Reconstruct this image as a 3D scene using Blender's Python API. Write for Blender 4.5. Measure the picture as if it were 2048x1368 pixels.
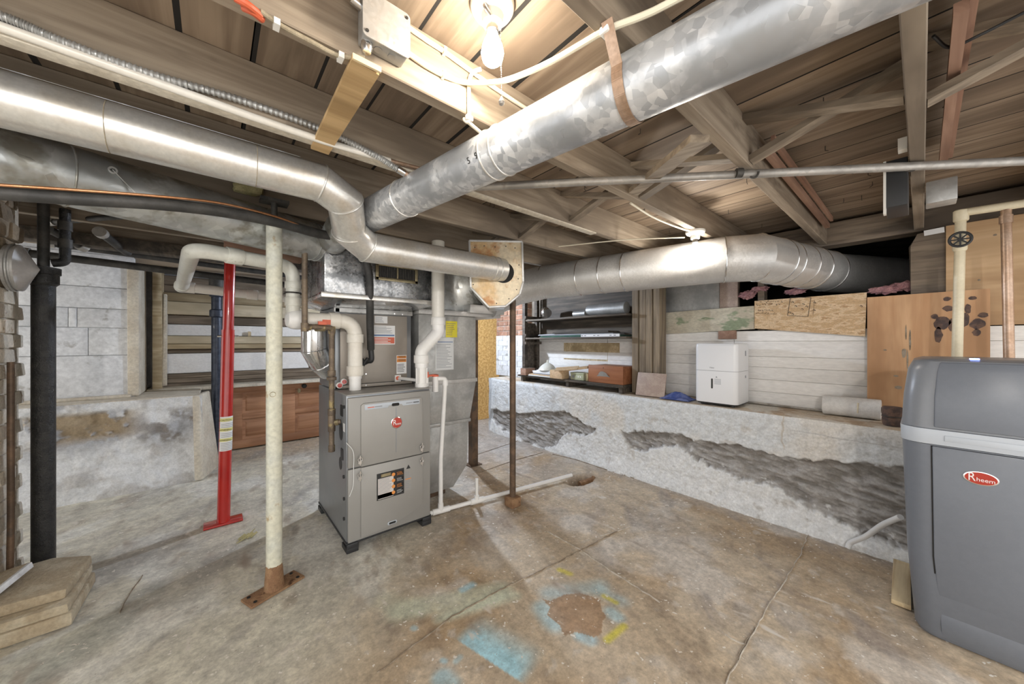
import bpy, bmesh, math, random
import numpy as np
from mathutils import Vector, Matrix
random.seed(7); np.random.seed(7)
for o in list(bpy.data.objects): bpy.data.objects.remove(o)
SC = bpy.context.scene; COL = SC.collection

# ------------------------------------------------------------------ camera
F = 700.0; CH = 1.25; YAW = math.radians(49.5)       # focal length in pixels of a 2048 px frame, lens height, heading
FW = Vector((math.cos(YAW), math.sin(YAW), 0)); RT = Vector((math.sin(YAW), -math.cos(YAW), 0)); UP = Vector((0, 0, 1))
cd = bpy.data.cameras.new('camera'); cam = bpy.data.objects.new('camera', cd); COL.objects.link(cam)
cd.sensor_width = 36.0; cd.lens = F / 2048 * 36; cd.clip_start = 0.02
cam.location = (0, 0, CH)
cam.matrix_world = Matrix.Translation((0, 0, CH)) @ Matrix((RT, UP, -FW)).transposed().to_4x4()
SC.camera = cam

# ------------------------------------------------------------------ light and exposure
SC.view_settings.view_transform = 'Standard'; SC.view_settings.look = 'None'
SC.view_settings.exposure = 0.76; SC.view_settings.gamma = 1.0; SC.view_settings.use_curve_mapping = False
W = bpy.data.worlds.new('world'); SC.world = W; W.use_nodes = True
W.node_tree.nodes['Background'].inputs[0].default_value = (1.0, 0.985, 0.965, 1)
W.node_tree.nodes['Background'].inputs[1].default_value = 1.3
BULB1, BULB2, BULB3, BULB_FILL = 115.0, 130.0, 1500.0, 900.0      # radiance of three room bulbs and one added fill bulb

cy_ = SC.cycles; cy_.use_adaptive_sampling = True; cy_.adaptive_threshold = .03; cy_.max_bounces = 5; cy_.diffuse_bounces = 3; cy_.glossy_bounces = 3; cy_.use_light_tree = False; cy_.transmission_bounces = 2; cy_.caustics_reflective = False; cy_.caustics_refractive = False

# ------------------------------------------------------------------ helpers
def ray(px, py): return FW + RT * ((px - 1024) / F) + UP * ((684 - py) / F)
C0 = Vector((0, 0, CH))
def dep(px, py, d): return C0 + ray(px, py) * d
def hz(px, py, z=0.0):
    r = ray(px, py); return C0 + r * ((z - CH) / r.z)
def onX(px, py, X):
    r = ray(px, py); return C0 + r * (X / r.x)
def onY(px, py, Y):
    r = ray(px, py); return C0 + r * (Y / r.y)
def V(*a): return Vector(a)

WLOC = {}
def thing(name, loc, label=None, cat=None, group=None, parent=None):
    o = bpy.data.objects.new(name, None); COL.objects.link(o); loc = Vector(loc)
    WLOC[o.name] = loc; o.empty_display_size = .05
    o.location = loc
    if parent: o.parent = parent; o.location = loc - WLOC[parent.name]
    if label: tag(o, label, cat, group)
    return o
def tag(o, label=None, cat=None, group=None, kind=None):
    if label: o['label'] = label
    if cat: o['category'] = cat
    if group: o['group'] = group
    if kind: o['kind'] = kind
    return o
def link(name, me, loc, parent=None, rot=None, scale=None):
    o = bpy.data.objects.new(name, me); COL.objects.link(o); loc = Vector(loc)
    WLOC[o.name] = loc
    o.location = loc
    if parent: o.parent = parent; o.location = loc - WLOC[parent.name]
    if rot: o.rotation_euler = rot
    if scale: o.scale = scale
    return o

def frame_of(t, ref=None):
    t = t.normalized(); a = Vector(ref) if ref is not None else (UP if abs(t.z) < .95 else Vector((1, 0, 0)))
    u = a.cross(t)
    if u.length < 1e-6: u = Vector((0, 1, 0)).cross(t)
    u.normalize(); return u, t.cross(u)

class MB:
    def __init__(s): s.v = []; s.f = []
    def add(s, vs, fs):
        n = len(s.v); s.v += [tuple(p) for p in vs]; s.f += [tuple(i + n for i in f) for f in fs]; return s
    def box(s, a, b):
        x0, x1 = sorted((a[0], b[0])); y0, y1 = sorted((a[1], b[1])); z0, z1 = sorted((a[2], b[2]))
        return s.add([(x0,y0,z0),(x1,y0,z0),(x1,y1,z0),(x0,y1,z0),(x0,y0,z1),(x1,y0,z1),(x1,y1,z1),(x0,y1,z1)],
              [(0,3,2,1),(4,5,6,7),(0,1,5,4),(1,2,6,5),(2,3,7,6),(3,0,4,7)])
    def obox(s, c, u, v, w, hu, hv, hw):
        c = Vector(c); u = Vector(u).normalized(); v = Vector(v).normalized(); w = Vector(w).normalized()
        P = [c + u*hu*a + v*hv*b + w*hw*d for d in (-1,1) for a,b in ((-1,-1),(1,-1),(1,1),(-1,1))]
        return s.add(P, [(0,3,2,1),(4,5,6,7),(0,1,5,4),(1,2,6,5),(2,3,7,6),(3,0,4,7)])
    def bar(s, a, b, w, h, ref=None):
        a, b = Vector(a), Vector(b); t = b - a; u, v = frame_of(t, ref)
        return s.obox((a+b)/2, u, v, t, w/2, h/2, t.length/2)
    def tube(s, pts, R, seg=20, cap=True, closed=False, ref=None):
        pts = [Vector(p) for p in pts]; n = len(pts)
        Rs = R if isinstance(R, (list, tuple)) else [R]*n
        ds = [(pts[i+1]-pts[i]).normalized() for i in range(n-1)]
        u, v = frame_of(ds[0], ref); base = len(s.v)
        for i in range(n):
            if i == 0: t = ds[0]; k = 1; ax = None
            elif i == n-1: t = ds[-1]; k = 1; ax = None
            else:
                t = ds[i-1] + ds[i]
                t = t.normalized() if t.length > 1e-6 else ds[i]
                c = max(.3, t.dot(ds[i])); k = 1/c; ax = (ds[i]-ds[i-1])
                ax = ax.normalized() if ax.length > 1e-5 else None
            # parallel transport
            u = (u - t*u.dot(t)).normalized(); v = t.cross(u)
            for j in range(seg):
                a = 2*math.pi*j/seg; p = u*math.cos(a)*Rs[i] + v*math.sin(a)*Rs[i]
                if ax is not None:
                    axp = (ax - t*ax.dot(t))
                    if axp.length > 1e-6:
                        axp.normalize(); p = p + axp*(p.dot(axp))*(k-1)
                s.v.append(tuple(pts[i]+p))
        for i in range(n-1):
            for j in range(seg):
                a = base+i*seg+j; b = base+i*seg+(j+1)%seg
                s.f.append((a, b, b+seg, a+seg))
        if cap:
            s.f.append(tuple(base+j for j in reversed(range(seg))))
            s.f.append(tuple(base+(n-1)*seg+j for j in range(seg)))
        return s
    def cyl(s, a, b, R, seg=20, R2=None): return s.tube([a, b], [R, R if R2 is None else R2], seg)
    def ring(s, c, axis, R, r, seg=28, k=8):
        c = Vector(c); u, v = frame_of(Vector(axis)); w = Vector(axis).normalized(); base = len(s.v)
        for i in range(seg):
            a = 2*math.pi*i/seg; d = u*math.cos(a)+v*math.sin(a)
            for j in range(k):
                b = 2*math.pi*j/k; s.v.append(tuple(c + d*(R+r*math.cos(b)) + w*r*math.sin(b)))
        for i in range(seg):
            for j in range(k):
                s.f.append((base+i*k+j, base+((i+1)%seg)*k+j, base+((i+1)%seg)*k+(j+1)%k, base+i*k+(j+1)%k))
        return s
    def lathe(s, c, axis, prof, seg=24):
        c = Vector(c); w = Vector(axis).normalized(); u, v = frame_of(w); base = len(s.v); n = len(prof)
        for (r, h) in prof:
            for j in range(seg):
                a = 2*math.pi*j/seg; s.v.append(tuple(c + w*h + (u*math.cos(a)+v*math.sin(a))*max(r, 1e-4)))
        for i in range(n-1):
            for j in range(seg):
                a = base+i*seg+j; b = base+i*seg+(j+1)%seg; s.f.append((a, b, b+seg, a+seg))
        s.f.append(tuple(base+j for j in reversed(range(seg)))); s.f.append(tuple(base+(n-1)*seg+j for j in range(seg)))
        return s
    def prism(s, poly, o, u, v, w, d):
        """2-D polygon (a,b) at o + a*u + b*v, extruded by d along w"""
        o = Vector(o); u = Vector(u); v = Vector(v); w = Vector(w); n = len(poly)
        P = [o+u*a+v*b for a, b in poly] + [o+u*a+v*b+w*d for a, b in poly]
        return s.add(P, [tuple(range(n-1,-1,-1)), tuple(range(n, 2*n))] + [(i, (i+1)%n, (i+1)%n+n, i+n) for i in range(n)])
    def loft(s, rings, cap=True):
        base = len(s.v); n = len(rings[0])
        for r in rings: s.v += [tuple(p) for p in r]
        for i in range(len(rings)-1):
            for j in range(n):
                a = base+i*n+j; b = base+i*n+(j+1)%n; s.f.append((a, b, b+n, a+n))
        if cap:
            s.f.append(tuple(base+j for j in reversed(range(n)))); s.f.append(tuple(base+(len(rings)-1)*n+j for j in range(n)))
        return s
    def mesh(s, name, mat, origin, bevel=0, bseg=2, smooth=35, jit=0):
        me = bpy.data.meshes.new(name); o = Vector(origin)
        vs = [(p[0]-o.x, p[1]-o.y, p[2]-o.z) for p in s.v]
        if jit: vs = [tuple(c+random.uniform(-jit, jit) for c in p) for p in vs]
        me.from_pydata(vs, [], s.f)
        bm = bmesh.new(); bm.from_mesh(me)
        bmesh.ops.recalc_face_normals(bm, faces=bm.faces)
        if bevel:
            es = [e for e in bm.edges if len(e.link_faces) == 2 and e.calc_face_angle() > .6]
            bmesh.ops.bevel(bm, geom=es, offset=bevel, segments=bseg, affect='EDGES', profile=.5, clamp_overlap=True)
        bm.to_mesh(me); bm.free()
        if smooth:
            for p in me.polygons: p.use_smooth = True
            me.set_sharp_from_angle(angle=math.radians(smooth))
        me.materials.append(mat if not isinstance(mat, str) else MT[mat]); me.update()
        return me
    def build(s, name, mat, parent=None, origin=None, **k):
        if origin is None:
            a = np.array(s.v); origin = ((a[:,0].min()+a[:,0].max())/2, (a[:,1].min()+a[:,1].max())/2, a[:,2].min())
        return link(name, s.mesh(name, mat, origin, **k), origin, parent)

def fillet(pts, r, n=6):
    pts = [Vector(p) for p in pts]; out = [pts[0]]
    for i in range(1, len(pts)-1):
        a, b, c = pts[i-1], pts[i], pts[i+1]; d1 = (a-b); d2 = (c-b)
        ang = d1.angle(d2); L = min(r/math.tan(max(ang/2, .05)), d1.length*.48, d2.length*.48)
        p = b+d1.normalized()*L; q = b+d2.normalized()*L
        for j in range(n+1):
            t = j/n; out.append(p*(1-t)**2 + b*2*t*(1-t) + q*t*t)
    out.append(pts[-1]); return out
def spline(pts, n=8):
    pts = [Vector(p) for p in pts]; P = [pts[0]*2-pts[1]]+pts+[pts[-1]*2-pts[-2]]; out = []
    for i in range(1, len(P)-2):
        for j in range(n):
            t = j/n; a, b, c, d = P[i-1:i+3]
            out.append(.5*((2*b)+(c-a)*t+(2*a-5*b+4*c-d)*t*t+(3*b-a-3*c+d)*t**3))
    out.append(pts[-1]); return out
def rrect(hx, hy, r, n=6):
    out = []
    for (cx, cy, a0) in ((hx-r, hy-r, 0), (-(hx-r), hy-r, 90), (-(hx-r), -(hy-r), 180), (hx-r, -(hy-r), 270)):
        for j in range(n+1):
            a = math.radians(a0+90*j/n); out.append((cx+r*math.cos(a), cy+r*math.sin(a)))
    return out
def text(name, s, size, o, right, up, mat, parent, align='CENTER', ext=.0004, sx=1.0, shear=0):
    c = bpy.data.curves.new(name, 'FONT'); c.body = s; c.size = size; c.extrude = ext; c.align_x = align; c.align_y = 'CENTER'; c.shear = shear
    f = bpy.data.objects.new('tmp', c); COL.objects.link(f)
    dg = bpy.context.evaluated_depsgraph_get(); me = bpy.data.meshes.new_from_object(f.evaluated_get(dg))
    bpy.data.objects.remove(f); bpy.data.curves.remove(c); me.name = name
    r = Vector(right).normalized(); u = Vector(up).normalized(); n = r.cross(u)
    me.transform(Matrix((r, u, n)).transposed().to_4x4() @ Matrix.Scale(sx, 4, (1, 0, 0)))
    me.materials.clear(); me.materials.append(MT[mat])
    return link(name, me, o, parent)

# ------------------------------------------------------------------ materials
MT = {}
def nodes_of(name):
    m = bpy.data.materials.new(name); m.use_nodes = True; nt = m.node_tree; MT[name] = m
    return m, nt, nt.nodes, nt.links, nt.nodes['Principled BSDF']
def mixc(nt, fac, a, b, mode='MIX'):
    n = nt.nodes.new('ShaderNodeMix'); n.data_type = 'RGBA'; n.blend_type = mode
    for k, val in ((0, fac), (6, a), (7, b)):
        if hasattr(val, 'is_linked') or isinstance(val, bpy.types.NodeSocket): nt.links.new(val, n.inputs[k])
        elif k == 0: n.inputs[0].default_value = val
        else: n.inputs[k].default_value = (*val, 1) if len(val) == 3 else val
    return n.outputs[2]
def ramp(nt, fac, lo, hi):
    n = nt.nodes.new('ShaderNodeMapRange'); n.inputs[1].default_value = lo; n.inputs[2].default_value = hi; nt.links.new(fac, n.inputs[0]); n.interpolation_type = 'SMOOTHSTEP'
    return n.outputs[0]
def vec_of(nt, stretch=(1,1,1), rnd=True):
    tc = nt.nodes.new('ShaderNodeTexCoord'); mp = nt.nodes.new('ShaderNodeMapping'); mp.inputs['Scale'].default_value = stretch
    nt.links.new(tc.outputs['Object'], mp.inputs[0])
    if rnd:
        oi = nt.nodes.new('ShaderNodeObjectInfo'); ml = nt.nodes.new('ShaderNodeMath'); ml.operation = 'MULTIPLY'; ml.inputs[1].default_value = 37.0
        nt.links.new(oi.outputs['Random'], ml.inputs[0])
        va = nt.nodes.new('ShaderNodeVectorMath'); va.operation = 'ADD'; nt.links.new(mp.outputs[0], va.inputs[0]); nt.links.new(ml.outputs[0], va.inputs[1])
        return va.outputs[0], oi
    return mp.outputs[0], None
def noise(nt, vec, scale, detail=4, rough=.55, dist=0):
    n = nt.nodes.new('ShaderNodeTexNoise'); n.inputs['Scale'].default_value = scale; n.inputs['Detail'].default_value = detail
    n.inputs['Roughness'].default_value = rough; n.inputs['Distortion'].default_value = dist; nt.links.new(vec, n.inputs['Vector']); return n.outputs['Fac']
def M(name, col, col2=None, rough=.6, metal=0, scale=6, detail=3, lo=.4, hi=.62, stretch=(1,1,1), bump=0, bscale=40, rnd=0, col3=None, s3=14, lo3=.58, hi3=.68, fine=.12, coat=0, emit=None, es=0):
    m, nt, N, L, bs = nodes_of(name)
    vec, oi = vec_of(nt, stretch)
    out = None
    if col2 is not None: out = mixc(nt, ramp(nt, noise(nt, vec, scale, detail), lo, hi), col, col2)
    if col3 is not None: out = mixc(nt, ramp(nt, noise(nt, vec, s3, 4, .62), lo3, hi3), out if out else col, col3)
    if fine and out:
        f = noise(nt, vec, scale*9, 2, .6); mr = nt.nodes.new('ShaderNodeMapRange'); mr.inputs[1].default_value = .25; mr.inputs[2].default_value = .75; mr.inputs[3].default_value = 1-fine*1.6; mr.inputs[4].default_value = 1+fine
        L.new(f, mr.inputs[0]); out = mixc(nt, 1.0, out, (1,1,1), 'MULTIPLY'); mx = out.node
        cb = nt.nodes.new('ShaderNodeCombineColor')
        for i in range(3): L.new(mr.outputs[0], cb.inputs[i])
        L.new(cb.outputs[0], mx.inputs[7])
    if rnd and out:
        mr = nt.nodes.new('ShaderNodeMapRange'); mr.inputs[3].default_value = 1-rnd; mr.inputs[4].default_value = 1+rnd; L.new(oi.outputs['Random'], mr.inputs[0])
        cb = nt.nodes.new('ShaderNodeCombineColor')
        for i in range(3): L.new(mr.outputs[0], cb.inputs[i])
        out = mixc(nt, 1.0, out, cb.outputs[0], 'MULTIPLY')
    if out: L.new(out, bs.inputs['Base Color'])
    else: bs.inputs['Base Color'].default_value = (*col, 1)
    bs.inputs['Roughness'].default_value = rough; bs.inputs['Metallic'].default_value = metal
    if coat: bs.inputs['Coat Weight'].default_value = coat
    if emit: bs.inputs['Emission Color'].default_value = (*emit, 1); bs.inputs['Emission Strength'].default_value = es
    if bump:
        b = nt.nodes.new('ShaderNodeBump'); b.inputs['Strength'].default_value = bump; b.inputs['Distance'].default_value = .01
        L.new(noise(nt, vec, bscale, 3, .65), b.inputs['Height']); L.new(b.outputs[0], bs.inputs['Normal'])
    return m
def galv(name, a, b, rough=.36, metal=.8, scale=38, dirt=None, dlo=.55, dhi=.7, rv=.09):
    m, nt, N, L, bs = nodes_of(name); vec, oi = vec_of(nt)
    vo = N.new('ShaderNodeTexVoronoi'); vo.inputs['Scale'].default_value = scale; L.new(vec, vo.inputs['Vector'])
    sp = N.new('ShaderNodeSeparateColor'); L.new(vo.outputs['Color'], sp.inputs[0])
    c = mixc(nt, sp.outputs[0], a, b)
    c = mixc(nt, ramp(nt, noise(nt, vec, 5, 5), .42, .62), c, tuple((x*.82) for x in a))
    if dirt: c = mixc(nt, ramp(nt, noise(nt, vec, 7, 4, .62), dlo, dhi), c, dirt)
    L.new(c, bs.inputs['Base Color'])
    mr = N.new('ShaderNodeMapRange'); mr.inputs[3].default_value = rough-rv; mr.inputs[4].default_value = rough+rv*1.3; L.new(sp.outputs[1], mr.inputs[0]); L.new(mr.outputs[0], bs.inputs['Roughness'])
    bs.inputs['Metallic'].default_value = metal
    return m
def wood(name, dark, light, axis, grain=26, rough=.72, rnd=.14, spot=None, bump=0, lo=.33, hi=.68, slo=.6, shi=.75):
    st = {'X': (.06, 1, 1), 'Y': (1, .06, 1), 'Z': (1, 1, .06)}[axis]
    m, nt, N, L, bs = nodes_of(name); vec, oi = vec_of(nt, st)
    g = noise(nt, vec, grain, 4, .6, .5); c = mixc(nt, ramp(nt, g, lo, hi), dark, light)
    v2, _ = vec_of(nt, tuple(max(.3, x) for x in st)); c = mixc(nt, ramp(nt, noise(nt, v2, 4, 4), .45, .7), c, tuple(x*.78 for x in dark))
    if spot: c = mixc(nt, ramp(nt, noise(nt, v2, 7, 4, .62), slo, shi), c, spot)
    mr = N.new('ShaderNodeMapRange'); mr.inputs[3].default_value = 1-rnd; mr.inputs[4].default_value = 1+rnd; L.new(oi.outputs['Random'], mr.inputs[0])
    cb = N.new('ShaderNodeCombineColor')
    for i in range(3): L.new(mr.outputs[0], cb.inputs[i])
    c = mixc(nt, 1.0, c, cb.outputs[0], 'MULTIPLY'); L.new(c, bs.inputs['Base Color']); bs.inputs['Roughness'].default_value = rough
    if bump:
        b = N.new('ShaderNodeBump'); b.inputs['Strength'].default_value = bump; b.inputs['Distance'].default_value = .004; L.new(g, b.inputs['Height']); L.new(b.outputs[0], bs.inputs['Normal'])
    return m
def vcol(name, rough=.8, bump=.4, bscale=30, fine=.14, fscale=60, flecks=()):
    m, nt, N, L, bs = nodes_of(name)
    at = N.new('ShaderNodeAttribute'); at.attribute_name = 'Col'; tc = N.new('ShaderNodeTexCoord'); ob = tc.outputs['Object']
    c = at.outputs['Color']
    for sc_, amp in ((fscale, fine), (fscale*.22, fine*.9)):
        f = noise(nt, ob, sc_, 4, .7); mr = N.new('ShaderNodeMapRange'); mr.inputs[1].default_value = .3; mr.inputs[2].default_value = .7; mr.inputs[3].default_value = 1-amp*1.4; mr.inputs[4].default_value = 1+amp
        L.new(f, mr.inputs[0]); cb = N.new('ShaderNodeCombineColor')
        for i in range(3): L.new(mr.outputs[0], cb.inputs[i])
        c = mixc(nt, 1.0, c, cb.outputs[0], 'MULTIPLY')
    for s_, col, lo, hi, st in flecks:
        mp = N.new('ShaderNodeMapping'); mp.inputs['Scale'].default_value = st; mp.inputs['Rotation'].default_value = (0, 0, .6); L.new(ob, mp.inputs[0])
        c = mixc(nt, ramp(nt, noise(nt, mp.outputs[0], s_, 2, .5), lo, hi), c, col)
    L.new(c, bs.inputs['Base Color']); bs.inputs['Roughness'].default_value = rough
    if bump:
        b = N.new('ShaderNodeBump'); b.inputs['Strength'].default_value = bump; b.inputs['Distance'].default_value = .006; L.new(noise(nt, ob, bscale, 3, .65), b.inputs['Height']); L.new(b.outputs[0], bs.inputs['Normal'])
    return m

# wood
wood('joist_wood', (.235,.185,.135), (.385,.315,.235), 'X', spot=(.15,.115,.085))
wood('board_wood', (.225,.165,.115), (.37,.285,.205), 'Y', grain=20, spot=(.175,.128,.09), rnd=.14)
wood('strut_wood', (.19,.15,.11), (.37,.30,.22), 'Y')
wood('cream_board', (.58,.48,.32), (.72,.62,.45), 'X', spot=(.40,.32,.20), rnd=.08)
wood('old_post', (.15,.115,.08), (.30,.235,.16), 'Z', grain=34, spot=(.20,.19,.11), lo=.3, hi=.7)
wood('dark_shelf', (.05,.04,.031), (.15,.12,.09), 'Y', spot=(.06,.05,.04))
wood('gold_board', (.36,.27,.15), (.58,.47,.30), 'X', spot=(.26,.20,.12), rnd=.18)
wood('board_and_shade', (.12,.09,.06), (.27,.21,.15), 'X')
wood('fir_ply', (.56,.31,.155), (.72,.45,.25), 'Z', grain=12, rnd=.06, spot=(.40,.19,.08), slo=.66, shi=.78)
wood('pale_ply', (.50,.31,.16), (.70,.49,.29), 'Y', grain=7, rnd=.05)
wood('strip_ply', (.42,.27,.12), (.64,.44,.22), 'X', grain=14, rnd=.02)
wood('door_wood', (.36,.165,.08), (.50,.26,.14), 'X', grain=24, rnd=.04, rough=.5)
wood('drawer_wood', (.24,.085,.035), (.38,.155,.07), 'Y', grain=18, rnd=.02, rough=.5)
wood('red_lath', (.30,.17,.115), (.44,.27,.19), 'X', rnd=.12)
wood('cut_wood', (.62,.46,.26), (.80,.66,.42), 'X', rnd=.05)
wood('beam_wood', (.13,.10,.075), (.30,.235,.17), 'Y', spot=(.08,.065,.05))
M('green_plank', (.52,.47,.37), (.62,.58,.47), scale=9, col3=(.27,.32,.21), s3=6, lo3=.53, hi3=.60, stretch=(1,.5,1), bump=.3, rough=.75)
M('osb', (.60,.40,.22), (.74,.55,.35), scale=26, detail=3, lo=.44, hi=.56, stretch=(1,.45,1.5), col3=(.50,.31,.16), s3=26, lo3=.58, hi3=.64, rough=.7, bump=.3, bscale=60, fine=.2)
M('osb_gold', (.55,.32,.10), (.72,.47,.18), scale=30, detail=3, col3=(.35,.18,.05), s3=20, rough=.7, fine=.2)
# masonry
vcol('slab', rough=.60, bump=0, fine=.18, fscale=52, flecks=((40,(.80,.76,.69),.685,.715,(1,1,1)),(15,(.72,.67,.60),.66,.78,(1,.35,1)),(8,(.33,.26,.20),.62,.80,(1,.4,1)),(90,(.32,.25,.19),.72,.79,(1,1,1))))
vcol('rough_wall', rough=.85, bump=.5, bscale=46, fine=.12, fscale=80)
M('brick_white', (.70,.64,.54), (.60,.53,.42), scale=9, rnd=.16, rough=.85, bump=.6, bscale=50, col3=(.40,.30,.20), s3=11, lo3=.62, hi3=.7)
M('brick_red', (.33,.17,.11), (.43,.25,.17), scale=12, rnd=.2, rough=.9, bump=.5, bscale=60, col3=(.40,.36,.32), s3=9)
M('stone_brown', (.24,.18,.12), (.36,.28,.19), scale=8, rnd=.25, rough=.9, bump=.9, bscale=26)
M('mortar', (.58,.52,.43), (.46,.40,.32), scale=10, rough=.95, bump=.8, bscale=40)
M('white_plank', (.90,.88,.85), (.85,.825,.79), scale=4, stretch=(1,.5,2), rnd=.05, rough=.75, bump=.4, bscale=28, col3=(.74,.70,.66), s3=18, lo3=.70, hi3=.80, fine=.06)
M('white_block', (.78,.79,.80), (.70,.71,.72), scale=4, rnd=.04, rough=.75, bump=.35, bscale=24, col3=(.42,.41,.39), s3=7, lo3=.60, hi3=.72)
M('cement', (.36,.35,.34), (.45,.43,.41), scale=12, rough=.9, bump=.5)
M('cream_paint', (.70,.64,.53), (.62,.55,.44), scale=6, rough=.7, bump=.3)
M('paver', (.42,.34,.23), (.52,.45,.33), scale=8, rough=.85, bump=.6, col3=(.30,.23,.14), s3=9)
M('dark_earth', (.05,.042,.035), (.09,.075,.06), scale=6, rough=1)
M('void_dark', (.02,.018,.016), rough=1)
M('crack', (.22,.17,.12), (.36,.30,.23), scale=20, rough=1)
M('crack_white', (.62,.57,.50), (.46,.40,.33), scale=25, rough=1)
# metal
M('duct_bright', (.74,.73,.70), (.64,.60,.53), rough=.31, metal=.7, scale=9, detail=4, lo=.42, hi=.75, fine=.07)
galv('duct_blue', (.46,.48,.505), (.86,.87,.88), rough=.36, metal=.5, scale=52)
galv('duct_dark', (.50,.52,.515), (.66,.68,.67), rough=.36, metal=.6, scale=26, dirt=(.30,.29,.25), dlo=.47, dhi=.62)
galv('duct_white', (.68,.67,.65), (.58,.57,.55), rough=.47, metal=.55, scale=110)
galv('galv_plain', (.48,.48,.465), (.56,.56,.545), rough=.42, metal=.55, scale=70)
galv('foil', (.55,.55,.55), (.30,.31,.32), rough=.30, metal=.8, scale=90, dirt=(.16,.165,.17), dlo=.45, dhi=.6)
galv('foil_bright', (.80,.80,.80), (.62,.63,.64), rough=.2, metal=.9, scale=30)
galv('steel_pipe', (.40,.38,.35), (.50,.47,.43), rough=.5, metal=.5, scale=50, dirt=(.25,.22,.18))
M('chrome', (.8,.8,.8), rough=.22, metal=1)
M('furnace_taupe', (.32,.313,.295), (.315,.308,.29), rough=.42, metal=.15, fine=0)
M('furnace_taupe2', (.345,.337,.318), (.335,.327,.308), rough=.42, metal=.15, fine=0)
M('coil_taupe', (.375,.335,.29), (.35,.315,.275), rough=.4, metal=.2, fine=0)
M('furnace_side', (.26,.28,.30), (.30,.315,.33), rough=.34, metal=.55, scale=3, fine=0)
M('black_plastic', (.025,.026,.028), rough=.5)
M('dark_slot', (.015,.014,.013), rough=.8)
M('rubber_black', (.035,.035,.034), (.06,.058,.055), rough=.55, scale=14)
M('copper', (.62,.32,.17), (.52,.25,.12), rough=.32, metal=.85, scale=12)
M('copper_dull', (.42,.28,.19), (.50,.36,.27), rough=.4, metal=.6, scale=12)
M('gas_pipe', (.15,.115,.085), (.24,.185,.13), rough=.55, metal=.4, scale=14, col3=(.42,.33,.16), s3=10)
M('iron_black', (.018,.018,.018), (.035,.034,.032), rough=.42, metal=.2, scale=30, bump=.5, bscale=120)
M('iron_navy', (.022,.03,.05), (.04,.05,.075), rough=.38, metal=.2, scale=20, bump=.3, bscale=60, col3=(.30,.30,.29), s3=5, lo3=.68, hi3=.72)
M('iron_dark', (.05,.048,.045), (.085,.08,.072), rough=.6, metal=.3, scale=14)
M('red_paint', (.50,.025,.018), (.44,.018,.014), rough=.22, coat=.5, fine=0)
M('column_paint', (.66,.65,.53), (.60,.61,.54), rough=.45, scale=5, col3=(.46,.36,.22), s3=12, lo3=.63, hi3=.72)
M('rust', (.27,.15,.08), (.36,.22,.12), rough=.85, metal=.2, scale=18, bump=.8, bscale=60, col3=(.12,.06,.03), s3=16)
M('rust_post', (.11,.075,.052), (.19,.12,.075), rough=.6, metal=.4, scale=9, col3=(.10,.085,.07), s3=6)
M('rust_plate', (.66,.56,.40), (.58,.40,.21), rough=.45, metal=.35, scale=5, lo=.42, hi=.6, col3=(.44,.22,.09), s3=6, lo3=.54, hi3=.66)
# plastics and paint
M('pvc', (.80,.77,.70), (.76,.72,.64), rough=.32, scale=6, fine=.03)
M('pvc_white', (.88,.87,.85), (.85,.84,.81), rough=.3, scale=6, fine=.02)
M('pvc_grey', (.72,.72,.65), (.68,.67,.60), rough=.35, scale=6, col3=(.42,.40,.33), s3=11, lo3=.62, hi3=.72, fine=.05)
M('pvc_cream', (.74,.66,.48), (.68,.60,.43), rough=.4, scale=8, fine=.04)
M('cable', (.82,.76,.60), (.78,.71,.55), rough=.45, scale=8, fine=0)
M('cable_old', (.40,.34,.24), (.30,.25,.17), rough=.8, scale=30)
M('porcelain', (.86,.84,.78), rough=.25)
M('softener_grey', (.168,.186,.218), (.174,.192,.224), rough=.36, scale=40, fine=.02)
M('softener_lid', (.21,.225,.25), (.215,.23,.255), rough=.33, scale=40, fine=.02)
M('softener_band', (.50,.545,.60), rough=.4)
M('white_plastic', (.83,.84,.86), rough=.25)
M('grey_white', (.66,.62,.59), rough=.4)
M('paper', (.85,.85,.85), rough=.8)
M('paper_grey', (.72,.73,.73), rough=.8)
M('towel', (.86,.855,.84), (.80,.795,.78), rough=.95, scale=60, bump=.35, bscale=140)
M('ink', (.03,.03,.03), rough=.7)
M('ink_grey', (.30,.31,.33), rough=.8)
M('ink_blue', (.15,.24,.42), rough=.7)
M('label_red', (.70,.16,.09), rough=.6)
M('label_orange', (.78,.30,.07), rough=.6)
M('label_yellow', (.78,.68,.05), rough=.6)
M('label_lemon', (.80,.76,.30), rough=.6)
M('logo_red', (.45,.03,.015), rough=.2, coat=.4)
M('logo_white', (.88,.84,.84), rough=.3)
M('wire_red', (.62,.12,.05), rough=.5)
M('cloth_blue', (.05,.08,.26), (.14,.17,.36), rough=.9, scale=20)
M('insulation', (.52,.28,.28), (.36,.18,.20), rough=1, scale=24, bump=1, bscale=50, fine=.3)
M('cardboard', (.55,.38,.22), (.62,.45,.28), rough=.85, scale=6)
M('tin_green', (.50,.52,.36), (.42,.45,.30), rough=.5, scale=10)
M('tile_pink', (.42,.32,.27), (.48,.38,.32), rough=.55, scale=16)
M('green_cloth', (.03,.08,.06), (.05,.11,.08), rough=.9, scale=14)
M('dark_glass', (.05,.05,.05), rough=.15)
M('brass', (.42,.36,.22), (.30,.24,.14), rough=.4, metal=.7, scale=20)
M('black_mould', (.085,.06,.055), (.16,.10,.075), rough=.95, scale=30)
M('led_blue', (.2,.3,.9), emit=(.25,.35,1.0), es=5)
M('yellow_wool', (.52,.46,.24), (.40,.36,.18), rough=1, scale=18, bump=.6)
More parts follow.
